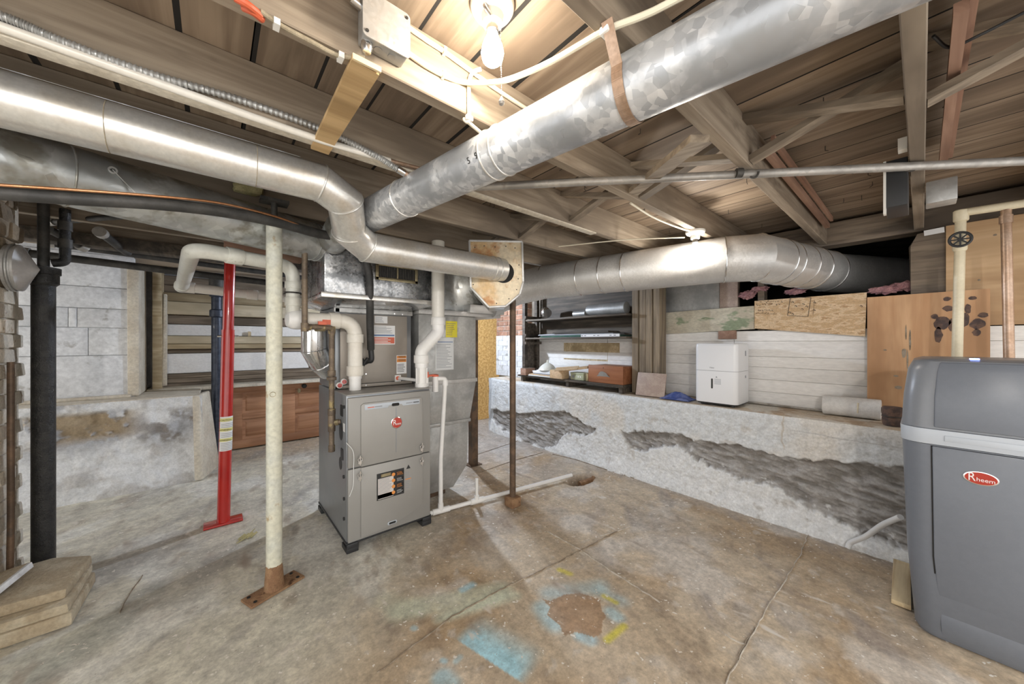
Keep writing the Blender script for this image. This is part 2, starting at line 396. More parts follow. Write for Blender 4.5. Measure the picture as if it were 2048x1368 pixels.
def bulb_mat(name, col, s):
    m, nt, N, L, bs = nodes_of(name); bs.inputs['Base Color'].default_value = (1,1,1,1); bs.inputs['Emission Color'].default_value = (*col, 1); bs.inputs['Emission Strength'].default_value = s
bulb_mat('bulb_near', (1.0,.90,.76), BULB1); bulb_mat('bulb_far', (1.0,.93,.84), BULB2); bulb_mat('bulb_cool', (.74,.84,1.0), BULB3); bulb_mat('bulb_fill', (1.0,.95,.89), BULB_FILL)

# ================================================================== the setting
_G = np.random.rand(64, 64)
def vn(x, y, oct=4, s=1.0):
    t = 0; a = 1; tot = 0
    for k in range(oct):
        u = x*s*(2**k)+17.3*k; v = y*s*(2**k)+9.1*k
        i = np.floor(u).astype(int); j = np.floor(v).astype(int); fu = u-i; fv = v-j; fu = fu*fu*(3-2*fu); fv = fv*fv*(3-2*fv)
        g = lambda a, b: _G[a % 64, b % 64]
        t = t + a*((g(i,j)*(1-fu)+g(i+1,j)*fu)*(1-fv)+(g(i,j+1)*(1-fu)+g(i+1,j+1)*fu)*fv); tot += a; a *= .55
    return t/tot
def sst(x, a, b): t = np.clip((x-a)/(b-a), 0, 1); return t*t*(3-2*t)
def lerp(c, col, k): return c*(1-k[..., None]) + np.array(col)*k[..., None]
def grid_mesh(name, P, C, mat, parent=None, flip=False):
    """P: (n,m,3) world points, C: (n,m,3) colours"""
    n, m = P.shape[:2]; o = Vector((float(P[...,0].mean()), float(P[...,1].mean()), float(P[...,2].min())))
    me = bpy.data.meshes.new(name); vs = (P.reshape(-1,3) - np.array(o))
    idx = np.arange(n*m).reshape(n, m); a = idx[:-1,:-1]; b = idx[1:,:-1]; c = idx[1:,1:]; d = idx[:-1,1:]
    q = np.stack([a,b,c,d] if not flip else [a,d,c,b], -1).reshape(-1,4)
    me.vertices.add(n*m); me.vertices.foreach_set('co', vs.ravel()); me.loops.add(q.size); me.loops.foreach_set('vertex_index', q.ravel().astype(np.int32))
    me.polygons.add(len(q)); me.polygons.foreach_set('loop_start', np.arange(0, q.size, 4, dtype=np.int32)); me.polygons.foreach_set('use_smooth', np.ones(len(q), bool))
    me.update(calc_edges=True)
    at = me.color_attributes.new('Col', 'FLOAT_COLOR', 'POINT'); cc = np.ones((n*m, 4), np.float32); cc[:,:3] = C.reshape(-1,3); at.data.foreach_set('color', cc.ravel())
    me.materials.append(MT[mat]); return link(name, me, o, parent)

# ---- floor: one poured slab
xs = np.concatenate([np.arange(-2.6, -.6, .05), np.arange(-.6, .3, .02), np.arange(.3, 1.9, .006), np.arange(1.9, 3.02, .02), np.arange(3.02, 5.6, .08)])
ys = np.concatenate([np.arange(-1.6, .0, .03), np.arange(.0, 1.5, .006), np.arange(1.5, 3.2, .02), np.arange(3.2, 5.5, .03)])
X, Y = np.meshgrid(xs, ys, indexing='ij')
n1 = vn(X, Y, 5, 1.3); n2 = vn(X+40, Y+11, 5, 3.1); n3 = vn(X+7, Y+71, 4, 9)
Cf = np.zeros(X.shape+(3,)) + np.array((.60,.495,.365))
Cf = lerp(Cf, (.455,.325,.195), sst(n1, .42, .60)*.9)                       # brown staining
Cf = lerp(Cf, (.68,.62,.545), sst(n2, .52, .68)*.8)                      # pale dusty cement
Cf = lerp(Cf, (.40,.35,.30), sst(vn(X+90, Y+3, 5, 2.2), .55, .7)*.55)
left = sst(-(X*.76-Y*.65), .25, 1.0)                                     # towards the left the slab is greyer
Cf = lerp(Cf, (.72,.70,.595), left*.85)
Cf = lerp(Cf, (.82,.81,.75), left*sst(n2, .48, .64)*.8)
Cf = lerp(Cf, (.46,.44,.385), left*sst(vn(X+3, Y+33, 4, 2.0), .52, .66)*.5)
back = sst(Y, 2.6, 3.3)*sst(X, .9, 1.6); Cf = lerp(Cf, (.52,.50,.48), back*.7)
dust = sst(Y, 4.4, 4.8)*sst(X, -.3, .1); Cf = lerp(Cf, (.58,.48,.34), dust*.8)
fl_ = vn(X*1.0+.6*Y+21, Y-.5*X+8, 5, 14); Cf = lerp(Cf, (.68,.63,.56), sst(fl_, .66, .76)*.55); Cf = lerp(Cf, (.30,.225,.16), sst(vn(X*2.2-Y, Y*.8+X+61, 5, 4.5), .58, .74)*.45)
st2 = vn(X*.9+Y*.5+13, (Y-X*.8)*2.2+5, 5, 2.6); Cf = lerp(Cf, (.33,.29,.265), sst(st2, .56, .72)*.55*sst(X*.76-Y*.65, .2, .9)); Cf = lerp(Cf, (.42,.40,.36), left*sst(vn(X*.6+Y+3, (Y-X)*1.8, 5, 2.0), .55, .70)*.7)
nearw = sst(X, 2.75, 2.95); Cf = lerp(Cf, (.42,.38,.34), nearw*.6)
def capsule(p, q, r, soft, col, k=1.0, hard=None, stretchn=.5):
    """sprayed paint: soft-edged stroke from p to q; hard = (point, normal) cuts it along a stencil edge"""
    global Cf
    p = np.array(p[:2]); q = np.array(q[:2]); d = q-p; L2 = max(1e-9, d@d)
    t = np.clip(((X-p[0])*d[0]+(Y-p[1])*d[1])/L2, 0, 1); dist = np.hypot(X-(p[0]+t*d[0]), Y-(p[1]+t*d[1]))
    m = 1-sst(dist, r-soft*.3, r+soft); m = m*(.72+.5*(n3-.35))
    if hard:
        for (hp, hn) in hard: m = m*sst((X-hp[0])*hn[0]+(Y-hp[1])*hn[1], -.004, .006)
    Cf = lerp(Cf, col, np.clip(m*k, 0, 1))
def side(a, b, inside):
    a = Vector(a[:2]); b = Vector(b[:2]); d = (b-a); n = Vector((-d.y, d.x)).normalized(); i = Vector(inside[:2])
    if (i-a).dot(n) < 0: n = -n
    return (a, n)
BL = (.42,.68,.78); YE = (.78,.70,.06); MI = (.60,.64,.50)
capsule(hz(800,1220), hz(1000,1180), .045, .05, MI, .8); capsule(hz(880,1235), hz(1030,1190), .02, .03, (.68,.70,.55), .8)
capsule(hz(770,1200), hz(830,1215), .04, .05, MI, .5)
def stencil(p, q, inside, depth, col, k=1.0, end=.05):
    """spray over a straight masking edge p-q: crisp along the edge, fading out over depth on the inside"""
    global Cf
    a_, n_ = side(p, q, inside); d_ = (Vector(q[:2])-Vector(p[:2])); L_ = d_.length; d_.normalize()
    e = (X-a_.x)*n_.x+(Y-a_.y)*n_.y; t = (X-a_.x)*d_.x+(Y-a_.y)*d_.y
    m = sst(e, -.003, .004)*(1-sst(e, depth*.15, depth))*sst(t, -.02, end)*(1-sst(t, L_-end, L_+.02)); Cf = lerp(Cf, col, np.clip(m*k*(.75+.6*(n3-.3)), 0, 1))
stencil(hz(912,1276), hz(1046,1365), hz(1040,1280), .20, (.44,.72,.82), 1.15)
stencil(hz(880,1242), hz(1030,1190), hz(900,1215), .10, (.66,.70,.56), .9)
capsule(hz(925,1178), hz(945,1168), .012, .02, BL, .9); capsule(hz(827,1254), hz(829,1255), .01, .012, BL, .8)
capsule(hz(885,1318), hz(890,1320), .008, .01, BL, .7); capsule(hz(912,1320), hz(920,1312), .008, .012, BL, .7)
capsule(hz(885,1355), hz(900,1368), .03, .03, BL, .8)
# blue halo around a cross shaped masked patch
capsule(hz(1085,1215), hz(1110,1245), .03, .05, BL, .8); capsule(hz(1100,1185), hz(1200,1170), .025, .06, BL, .55)
capsule(hz(1222,1222), hz(1235,1232), .02, .035, BL, .8); capsule(hz(1160,1270), hz(1180,1278), .018, .03, BL, .8); capsule(hz(1200,1180), hz(1240,1200), .02, .05, BL, .5)
cr = [hz(a, b) for a, b in ((1083,1195),(1100,1200),(1130,1187),(1160,1184),(1200,1197),(1203,1218),(1213,1230),(1205,1242),(1203,1263),(1190,1273),(1152,1262),(1128,1270),(1120,1250),(1094,1229),(1100,1212))]
ins = np.zeros(X.shape, bool)
for i in range(len(cr)):
    a, b = cr[i], cr[(i+1) % len(cr)]; cond = ((a.y > Y) != (b.y > Y)) & (X < (b.x-a.x)*(Y-a.y)/((b.y-a.y) or 1e-9)+a.x); ins ^= cond
Cf = lerp(Cf, (.40,.255,.145), ins.astype(float)*.9*(.8+.4*n3).clip(0,1))
capsule(hz(1120,1138), hz(1140,1146), .010, .02, YE, .9); capsule(hz(1208,1190), hz(1232,1203), .008, .016, YE, .9); capsule(hz(1215,1278), hz(1248,1250), .010, .018, YE, .9)
# chalky scuffs, damp margins
for a, b, r, k in (((990,1085),(1010,1105),.05,.6),((960,1110),(985,1125),.04,.5),((1540,1200),(1590,1240),.05,.3),((1350,1130),(1375,1150),.03,.5),((1490,1310),(1500,1330),.03,.5)):
    capsule(hz(*a), hz(*b), r, .05, (.66,.61,.54), k)
capsule(hz(100,1340), hz(300,1180), .05, .08, (.36,.35,.31), .8); capsule(hz(30,1345), hz(160,1280), .10, .10, (.60,.62,.55), .8)
Z = (vn(X, Y, 3, 1.1)-.5)*.012 * (1-sst(np.hypot(X-1.2, Y-2.2), .0, .1)*0) * .6
drain = np.hypot((X-2.55)*.9, (Y-2.02)*1.6); Z = Z - (1-sst(drain, .07, .17))*.085; Cf = lerp(Cf, (.30,.22,.15), (1-sst(drain, .09, .22))*.8)
for cx, cy in ((.0,0),): pass
Z = np.minimum(Z, .004) - .004
floor = grid_mesh('floor', np.stack([X, Y, Z], -1), Cf, 'slab'); tag(floor, kind='structure')
def crack(pts, w, mat, name='crack'):
    pts = [hz(*p) for p in pts]; out = [pts[0]]
    for a, b in zip(pts, pts[1:]):
        n = max(2, int((b-a).length/.03)); d = (b-a); s = Vector((-d.y, d.x, 0)).normalized()
        for i in range(1, n+1): out.append(a+d*i/n + s*random.uniform(-.004, .004))
    m = MB(); L = []; R = []
    for i, p in enumerate(out):
        d = (out[min(i+1, len(out)-1)]-out[max(i-1, 0)]).normalized(); s = Vector((-d.y, d.x, 0))*w*random.uniform(.5, 1.1)
        L.append(p+s); R.append(p-s)
    for i in range(len(out)-1):
        q = [L[i], R[i], R[i+1], L[i+1]]; m.add([(*v.xy, .0015) for v in q]+[(*v.xy, -.006) for v in q], [(0,1,2,3),(0,4,5,1),(3,2,6,7),(0,3,7,4),(1,5,6,2)])
    m.build(name, mat, floor, smooth=0)
crack([(1095,1062),(1160,1098),(1235,1150),(1320,1203)], .0017, 'crack_white')
crack([(1235,1062),(1165,1098),(1108,1128),(1000,1180),(905,1232),(800,1310),(755,1345)], .0016, 'crack')
crack([(1617,1066),(1600,1110),(1560,1175),(1510,1255),(1495,1290),(1460,1345),(1450,1368)], .0016, 'crack_white')
crack([(1510,1255),(1490,1290),(1475,1320)], .002, 'crack')
crack([(1450,1268),(1475,1283),(1492,1288)], .0016, 'crack_white'); crack([(1200,1072),(1235,1062),(1262,1052)], .0014, 'crack_white')
crack([(1040,880),(945,912)], .0025, 'crack'); crack([(1085,905),(1030,920),(960,945)], .002, 'crack')
crack([(285,1150),(255,1195),(240,1225)], .0014, 'crack'); crack([(1105,908),(1150,918),(1200,935),(1290,962)], .004, 'crack')

# ---- ceiling: plank sub-floor on joists
CZ, JB = 2.14, 1.965
ceiling = MB().box((-2.6,-1.6,CZ+.032), (3.9,5.5,CZ+.06)).build('ceiling', 'void_dark', smooth=0); tag(ceiling, kind='structure')
bx = -.077-.175*13; k = 0
bmesh_cache = {}
while bx < 3.75:
    g = random.choice((.006,.008,.009)) if bx > .8 else random.choice((.010,.016,.020))
    dz = random.uniform(0,.0006); w = .175-g
    key = round(w, 3)
    if key not in bmesh_cache: bmesh_cache[key] = MB().box((-w/2,-3.5,0), (w/2,3.5,.026)).mesh('ceiling_board', 'board_wood', (0,0,0), smooth=0)
    jn = MB().box((-.5*g-.001,-3.5,.0008), (.5*g+.001,3.5,.03)).mesh('board_joint', 'void_dark', (0,0,0), smooth=0) if ('j', g) not in bmesh_cache else bmesh_cache[('j', g)]; bmesh_cache[('j', g)] = jn; link('board_joint', jn, (bx, 1.95, CZ), ceiling)
    link('ceiling_board', bmesh_cache[key], (bx+.0875, 1.95, CZ+dz), ceiling); bx += .175
JY = [-1.36,-.90,-.445,.012,.471,.947,1.40,1.86,2.32,2.78,3.24,3.70,4.16,4.62,5.08]
jm = MB().box((-3,-.021,0), (3,.021,CZ-JB)).mesh('joist', 'joist_wood', (0,0,0), bevel=.003, bseg=1)
for y in JY: link('joist', jm, (.42, y, JB), ceiling)
# cross bridging in every bay
for a, b in zip(JY, JY[1:]):
    if b > 3.3 or a < -1: continue
    for s in (0, 1):
        z0, z1 = (JB+.02, CZ-.02) if s == 0 else (CZ-.02, JB+.02)
        MB().bar((1.58+.075*s, a+.02, z0), (1.58+.075*s, b-.02, z1), .055, .022).build('bridging_strut', 'strut_wood', ceiling, smooth=0)
MB().bar(onY(1400,264,.45)+V(0,0,-.02), onY(1262,380,.947)+V(0,0,-.02), .06, .022).build('bridging_strut', 'strut_wood', ceiling, smooth=0)
nails = [MB().tube([(0,0,.003),(0,0,-.02),(.012*math.cos(k),.012*math.sin(k),-.028)], .0014, 6).mesh('nail', 'iron_dark', (0,0,0)) for k in (0, 1.5, 3, 4.4)]
for i in range(60):
    ny = random.choice(JY[2:8])+random.uniform(.06,.4); nx = random.uniform(.9, 3.2)
    link('nail', random.choice(nails), (nx, ny, CZ), ceiling)
# lath strips nailed beside two joists
for y, x0, x1 in ((.425, 1.75, 3.2), (-.055, 1.35, 2.5)):
    MB().box((x0,y-.018,2.03), (x1,y+.006,2.06)).build('lath', 'red_lath', ceiling, smooth=0)
    MB().box((x0,y-.034,2.07), (x1,y-.020,2.10)).build('lath', 'red_lath', ceiling, smooth=0)

# ---- right wall: concrete bulkhead with a ledge, board-formed wall above
yy = np.concatenate([np.arange(-1.6, -.2, .03), np.arange(-.2, 2.4, .006), np.arange(2.4, 4.0, .010)]); zz = np.linspace(0, .752, 122); Yg, Zg = np.meshgrid(yy, zz, indexing='ij')
uY = [-1.6,.08,.29,.53,.815,1.08,1.36,1.78,2.05,2.15,2.3,2.58,2.81,3.2,3.74,4.0]; uZ = [.53,.534,.499,.479,.473,.477,.469,.413,.40,.36,.40,.493,.459,.36,.33,.30]
lY = [-1.6,.08,.29,.53,.815,1.08,1.36,1.55,1.78,1.90,2.08,2.2,2.58,2.81,3.2,3.6,4.0];   lZ = [.08,.09,.139,.195,.242,.28,.363,.30,.28,.44,.44,.31,.22,.02,.0,.08,.16]
wob = (vn(Yg, Zg, 4, 6)-.5)*.13 + (vn(Yg+3, Zg+1, 4, 40)-.5)*.055; up_ = np.interp(Yg, uY, uZ)+wob*.6; lo_ = np.interp(Yg, lY, lZ)+wob
grey = sst(Zg, lo_-.008, lo_+.012)*(1-sst(Zg, up_-.008, up_+.010))
base = lerp(np.zeros(Yg.shape+(3,))+np.array((.72,.69,.64)), (.67,.69,.70), sst(vn(Yg, Zg+5, 4, 2), .4, .6))
base = lerp(base, (.80,.81,.81), (1-sst(Zg, .28, .5))*.85)
base = lerp(base, (.50,.47,.43), sst(vn(Yg+9, Zg, 4, 12), .66, .78)*.6)
Cw = lerp(base, (.335,.315,.295), grey*.97); trow = vn(Yg*1.3+Zg*.5, Zg*4-Yg*.6+3, 5, 9); Cw = lerp(Cw, (.24,.225,.205), grey*sst(trow, .52, .66)*.75); Cw = lerp(Cw, (.44,.425,.41), grey*sst(-trow, -.44, -.34)*.8); Cw = lerp(Cw, (.80,.80,.79), grey*sst(vn(Yg+8, Zg, 4, 26), .68, .74)*.8*(1-sst(Zg-lo_, .02, .12)))
ridge = grey*sst(Zg-up_, -.05, -.005); Cw = lerp(Cw, (.17,.145,.12), ridge*sst(vn(Yg*2, Zg*7, 4, 6), .45, .6)*.8)
Xw = 2.985 - .016*vn(Yg, Zg, 4, 5)-.010*vn(Yg, Zg, 3, 22) + grey*(.028+.06*(trow-.45))-.010*(1-grey)*vn(Yg+2, Zg, 3, 60) - .03*(1-sst(Zg, .0, .16)) + .012*sst(Zg, .72, .75)
seam = (1-sst(np.abs(Yg-.62+.02*(vn(Zg*3, Yg, 2, 8)-.5)), .002, .007))*sst(Zg, .5, .56); Cw = lerp(Cw, (.48,.40,.30), seam*.7); seam2 = (1-sst(np.abs(Zg-.66+.012*(vn(Yg, Zg, 3, 9)-.5)), .001, .005))*(1-sst(Yg, .5, .65)); Cw = lerp(Cw, (.45,.44,.43), seam2*.7)
zsk = sst(Yg, 3.75, 4.0); Xw = Xw + zsk*.05
wall_right = grid_mesh('wall_right', np.stack([Xw, Yg, Zg-.01], -1), Cw, 'rough_wall', flip=False); tag(wall_right, kind='structure')
# ledge top and bulkhead end
wd = np.linspace(0, 1, 24); Yl, Dl = np.meshgrid(yy, wd, indexing='ij'); Pl = np.stack([Xw[:,-1][:,None]*(1-Dl)+3.42*Dl, Yl, .74+.006*vn(Yl, Dl, 3, 6)*np.sin(Dl*3.1)], -1)
Cl = lerp(np.zeros(Yl.shape+(3,))+np.array((.60,.50,.38)), (.68,.64,.57), sst(vn(Yl, Dl*.4, 4, 5), .42, .6)); Cl = lerp(Cl, (.40,.27,.16), sst(vn(Yl*1, Dl*.5+4, 4, 9), .58, .7)*.7)
grid_mesh('ledge_top', Pl, Cl, 'rough_wall', wall_right)
ze = np.linspace(0, .74, 30); De, Ze = np.meshgrid(wd, ze, indexing='ij'); Pe = np.stack([(3.0-.03)*(1-De)+3.42*De, 3.97+.03*vn(De*2, Ze*4, 3, 3), Ze], -1)
grid_mesh('bulkhead_end', Pe, np.zeros(De.shape+(3,))+np.array((.62,.64,.66)), 'rough_wall', wall_right, flip=True)
# upper board-formed wall
MB().box((3.405,-1.6,.70), (3.44,4.3,1.34)).build('wall_backing', 'mortar', wall_right, smooth=0)
zc = .745
for h in (.105,.098,.10,.085,.125,.085):
    for (y0, y1) in ((-1.6,1.04),(1.044,2.3),(2.304,3.56)):
        MB().box((3.385+random.uniform(-.003,.003),y0,zc), (3.415,y1,zc+h-.0015)).build('wall_plank', 'white_plank', wall_right, bevel=.0015, bseg=1)
    zc += h
# brick pier above the ledge's far end, painted below
z = .745; c = 0
while z < 1.96:
    y = 3.57-(.11 if c % 2 else 0)
    while y < 4.28:
        y0 = max(y, 3.57); y1 = min(y+.212, 4.28)
        if y1-y0 > .03: MB().box((3.33,y0,z), (3.42,y1-(.008 if z > 1.27 else .002),z+(.066 if z > 1.27 else .0735))).build('brick', 'brick_red' if z > 1.27 else 'white_block', wall_right, bevel=.005 if z > 1.27 else .002, bseg=1)
        y += .22
    z += .075; c += 1
MB().box((3.345,3.575,.745), (3.43,4.275,1.96)).build('pier_core', 'mortar', wall_right, smooth=0)
# sill beam and crawl space behind the opening
MB().box((3.42,-1.6,1.955), (3.56,2.3,2.12)).build('sill_beam', 'beam_wood', wall_right, bevel=.006, bseg=1)
crawl = MB(); crawl.box((3.44,-1.6,1.22), (5.6,2.35,1.26)); crawl.box((5.55,-1.6,1.2), (5.6,2.35,2.2)); crawl.box((3.9,-1.6,2.15), (5.6,2.35,2.2)); crawl.box((3.44,2.3,1.2), (5.6,2.35,2.2)); crawl.box((3.44,-1.62,1.2), (5.6,-1.58,2.2))
crawl.build('crawl_space', 'dark_earth', wall_right, smooth=0)
for y in (1.06, .86, -.3): MB().box((3.43,y-.022,1.34), (3.52,y+.022,1.955)).build('stud', 'beam_wood', wall_right, smooth=0)

# ---- left wall: knee wall, block wall above, recess with planking
kx = np.concatenate([np.arange(-2.6, -1.1, .04), np.arange(-1.1, -.07, .008)]); kz = np.arange(0, .7701, .008); Xk, Zk = np.meshgrid(kx, kz, indexing='ij')
Ck = lerp(np.zeros(Xk.shape+(3,))+np.array((.76,.77,.78)), (.52,.50,.48), sst(vn(Xk, Zk, 5, 6), .47, .62)*.75)
Ck = lerp(Ck, (.38,.39,.42), sst(vn(Xk+5, Zk+2, 5, 3.2), .52, .64)*sst(Zk,.3,.5)*.8)
br = sst(vn(Xk*1.4, Zk*1.6+1, 5, 6.0), .43, .55)*sst(Zk, .42, .52)*(1-sst(Zk, .66, .72))*(1-sst(Xk, -.62, -.4)); Ck = lerp(Ck, (.34,.25,.14), br*.9)
dk = sst(vn(Xk+2, Zk*1.2+8, 5, 8), .47, .6)*sst(Xk, -.55, -.35)*sst(Zk, .32, .42)*(1-sst(Zk, .62, .70)); Ck = lerp(Ck, (.22,.19,.16), dk*.8)
Yk = 4.33 - .03*vn(Xk, Zk, 4, 6) - .016*vn(Xk+4, Zk, 3, 24) + br*.03 - .05*(1-sst(Zk, 0, .4))
wall_left = grid_mesh('wall_left', np.stack([Xk, Yk, Zk-.01], -1), Ck, 'rough_wall', flip=True); tag(wall_left, kind='structure')
MB().loft([[(-.13,4.22,0),(-.068,4.23,0),(.055,4.62,0),(.0,4.64,0)],[(-.15,4.30,.765),(-.088,4.31,.765),(-.02,4.62,.765),(-.06,4.64,.765)]]).build('knee_wall_end', 'cream_paint', wall_left, bevel=.015, jit=.006)
MB().box((-2.6,4.32,.735), (-.095,5.3,.765)).build('ledge_top', 'cream_paint', wall_left, bevel=.01)
MB().box((-2.6,4.50,.765), (-.55,4.56,.79)).build('ledge_rail', 'cream_paint', wall_left, bevel=.006)
# painted blocks
rows = ((.765,.37),(1.137,.235),(1.375,.16),(1.538,.18),(1.72,.28))
for i, (z0, h) in enumerate(rows):
    cuts = [-2.6,-1.5,-.80,-.53] if i == 1 else ([-2.6,-1.25,-.53] if i != 2 else [-2.6,-1.6,-.905,-.86,-.53])
    for a, b in zip(cuts, cuts[1:]):
        MB().box((a,4.56+random.uniform(-.006,.006),z0), (b-.002,4.75,z0+h-.002)).build('block', 'white_block', wall_left, bevel=.005, bseg=2)
MB().box((-2.6,4.58,.77), (-.54,5.3,2.1)).build('wall_core', 'white_block', wall_left, smooth=0)
MB().box((-.575,4.545,.77), (-.505,5.0,1.955)).build('jamb', 'cream_paint', wall_left, bevel=.012, jit=.004)
MB().box((-.60,4.57,1.35), (-.535,4.66,1.98)).build('mortar_edge', 'cement', wall_left, bevel=.01)
# far wall
wall_back = MB().box((-2.6,5.3,0), (5.6,5.45,2.14)).build('wall_back', 'cement', smooth=0); tag(wall_back, kind='structure')
MB().box((5.5,2.35,0), (5.6,5.3,2.14)).build('side_return', 'cement', wall_back, smooth=0)
# planked recess above the ledge
zrow = ((.775,.03,'board_and_shade'),(.808,.05,'board_and_shade'),(.86,.045,'board_and_shade'),(.91,.215,'white_plank'),(1.13,.04,'board_and_shade'),(1.175,.055,'gold_board'),(1.232,.083,'cream_board'),(1.32,.12,'white_plank'),(1.445,.095,'board_and_shade'),(1.545,.135,'cream_board'),(1.684,.09,'gold_board'),(1.778,.08,'board_and_shade'),(1.862,.10,'board_and_shade'))  # dark rows: real planks low down, painted stand-ins for shadow in the gaps
for z0, h, mt in zrow:
    d = {'board_and_shade': .03, 'white_plank': .05, 'gold_board': -.03, 'cream_board': -.045}[mt]
    MB().box((-.44,5.19+d,z0), (1.6,5.29,z0+h)).build('recess_row', mt, wall_back, bevel=.004, bseg=1)
MB().box((-.47,5.02,.765), (-.40,5.29,1.98)).build('recess_frame', 'gold_board', wall_back, bevel=.004, jit=.006)
MB().box((-.395,5.10,.80), (-.365,5.2,1.75)).build('recess_stop', 'cream_paint', wall_back, bevel=.004, jit=.006)
MB().box((-.5,4.98,.74), (1.6,5.3,.775)).build('recess_sill', 'cream_paint', wall_back, bevel=.006, jit=.003)
for x in (.32, .62, .95): MB().box((x,5.20,1.235), (x+.02,5.25,1.37)).build('mortar_key', 'gold_board', wall_back, jit=.006)
# OSB and door casing beyond the bulkhead
MB().box((3.16,4.62,0), (4.2,4.64,1.95)).build('osb_panel', 'osb_gold', wall_back, smooth=0)
MB().box((3.10,4.58,0), (3.17,4.66,1.95)).build('door_casing', 'cream_paint', wall_back, bevel=.005)

# ================================================================== things
def sticker(parent, c, right, up, n, w, h, mat, bands=(), name='label', lines=0, lmat='ink_grey', l0=.1, l1=.9):
    """flat printed label: sheet + coloured bands (v0,v1,mat) + thin print lines"""
    c = Vector(c); r = Vector(right).normalized(); u = Vector(up).normalized(); n = Vector(n).normalized()
    s = MB().obox(c+n*.0008, r, u, n, w/2, h/2, .0006).build(name, mat, parent, smooth=0)
    for (v0, v1, bm_, *rest) in bands:
        u0, u1 = rest if rest else (.03, .97)
        MB().obox(c+n*.0017+u*((v0+v1)/2-.5)*h+r*((u0+u1)/2-.5)*w, r, u, n, (u1-u0)*w/2, (v1-v0)*h/2, .0004).build('printed_band', bm_, s, smooth=0)
    if lines:
        m = MB()
        for i in range(lines):
            v = l0+(l1-l0)*(i+.5)/lines; e = random.uniform(.55, .95)
            m.obox(c+n*.0020+u*(v-.5)*h+r*(.06+.88*e/2-.5)*w, r, u, n, .88*e*w/2, h*(l1-l0)/lines*.16, .0003)
        m.build('print_lines', lmat, s, smooth=0)
    return s

# ---------------- furnace
FX0, FX1, FY0, FY1, FZ0, FZ1 = .60, 1.14, 2.205, 2.92, .055, .932
fur = thing('furnace', (.87, 2.56, 0), 'taupe gas furnace with round red badge standing on black plastic feet', 'furnace')
MB().box((FX0,FY0+.01,FZ0), (FX1,FY1,FZ1)).build('cabinet', 'furnace_side', fur, bevel=.004)
MB().box((FX0-.001,FY0-.012,FZ1-.002), (FX1+.001,FY0+.27,FZ1+.006)).build('top_flange', 'furnace_taupe2', fur, bevel=.003)
ud = MB().box((FX0+.004,FY0-.012,.500), (FX1-.004,FY0+.008,FZ1-.014)).build('upper_door', 'furnace_taupe', fur, bevel=.006)
ld = MB().box((FX0+.004,FY0-.012,FZ0+.006), (FX1-.004,FY0+.008,.494)).build('lower_door', 'furnace_taupe', fur, bevel=.006)
fy = FY0-.012
def fpanel(poly, name, mat, par, d=.010, y=fy, bev=.003): return MB().prism(poly, (0,y,0), (1,0,0), (0,0,1), (0,-1,0), d).build(name, mat, par, bevel=bev)
fpanel([(.675,.50),(1.075,.50),(1.075,.868),(1.06,.88),(.69,.88),(.675,.868)], 'raised_panel', 'furnace_taupe2', ud)
low = [(.675,.494),(1.075,.494)] + [(1.075,.16)] + [(.675+.40*t, .075+.085*(t**2.2)) for t in [1-i/14 for i in range(15)]][1:] 
fpanel(low, 'raised_panel', 'furnace_taupe2', ld)
yb = fy-.010
fpanel([(.695,.838),(.835,.838),(.845,.850),(.925,.850),(.935,.838),(1.05,.838),(1.05,.870),(.695,.870)], 'name_strip', 'softener_band', ud, d=.003, y=yb, bev=.001)
MB().prism([(x+.885, y+.852) for x, y in rrect(.024,.009,.008)], (0,yb-.002,0), (1,0,0), (0,0,1), (0,-1,0), .003).build('hand_slot', 'dark_slot', ud)
for x0, x1, mt in ((.712,.752,'label_red'),(.755,.80,'ink_grey'),(.955,1.0,'ink_grey'),(1.005,1.045,'ink')): MB().box((x0,yb-.0042,.8495), (x1,yb-.003,.8545)).build('strip_print', mt, ud, smooth=0)
MB().box((.888,yb-.0015,.545), (.892,yb+.001,.832)).build('groove', 'furnace_side', ud)
bdg = MB().lathe((.893,yb+.0005,.735), (0,-1,0), [(.037,0),(.037,.004),(.033,.006),(.033,.005)], 36).build('badge', 'chrome', ud)
MB().lathe((.893,yb-.0045,.735), (0,-1,0), [(.0325,0),(.0325,.0012)], 36).build('badge_field', 'logo_red', bdg)
text('badge_letters', 'R', .050, (.878,yb-.0062,.736), (1,0,0), (0,0,1), 'logo_white', bdg, sx=.75)
text('badge_letters', 'heem', .021, (.902,yb-.0062,.727), (1,0,0), (0,0,1), 'logo_white', bdg, sx=.8)
MB().prism([(x+.865, y+.105) for x, y in rrect(.030,.010,.009)], (0,yb+.001,0), (1,0,0), (0,0,1), (0,-1,0), .004).build('hand_slot', 'softener_band', ld, bevel=.001)
MB().prism([(x+.865, y+.105) for x, y in rrect(.022,.006,.0055)], (0,yb-.002,0), (1,0,0), (0,0,1), (0,-1,0), .002).build('slot_hole', 'dark_slot', ld)
for x in (.667, 1.065):
    for z in (.548,.455):
        la = MB().cyl((x,yb+.004,z-.02), (x,yb-.006,z-.02), .010, 12); la.bar((x,yb-.008,z-.035), (x,yb-.008,z+.025), .008, .006); la.ring((x,yb-.008,z), (0,1,0), .012, .003, 16, 6)
        la.build('latch', 'chrome', ud if z > .5 else ld)
lab = sticker(ld, (.855,yb,.352), (1,0,0), (0,0,1), (0,-1,0), .175, .165, 'ink', name='wiring_label', bands=((.03,.80,'grey_white',.04,.60),(.05,.20,'iron_dark',.04,.60),(.84,.95,'brass',.15,.5)))
m = MB()
for k in range(11): m.box((.778,yb-.0030,.310+k*.0085), (.865-random.uniform(0,.02),yb-.0022,.3125+k*.0085))
m.build('print_lines', 'ink_grey', lab, smooth=0)
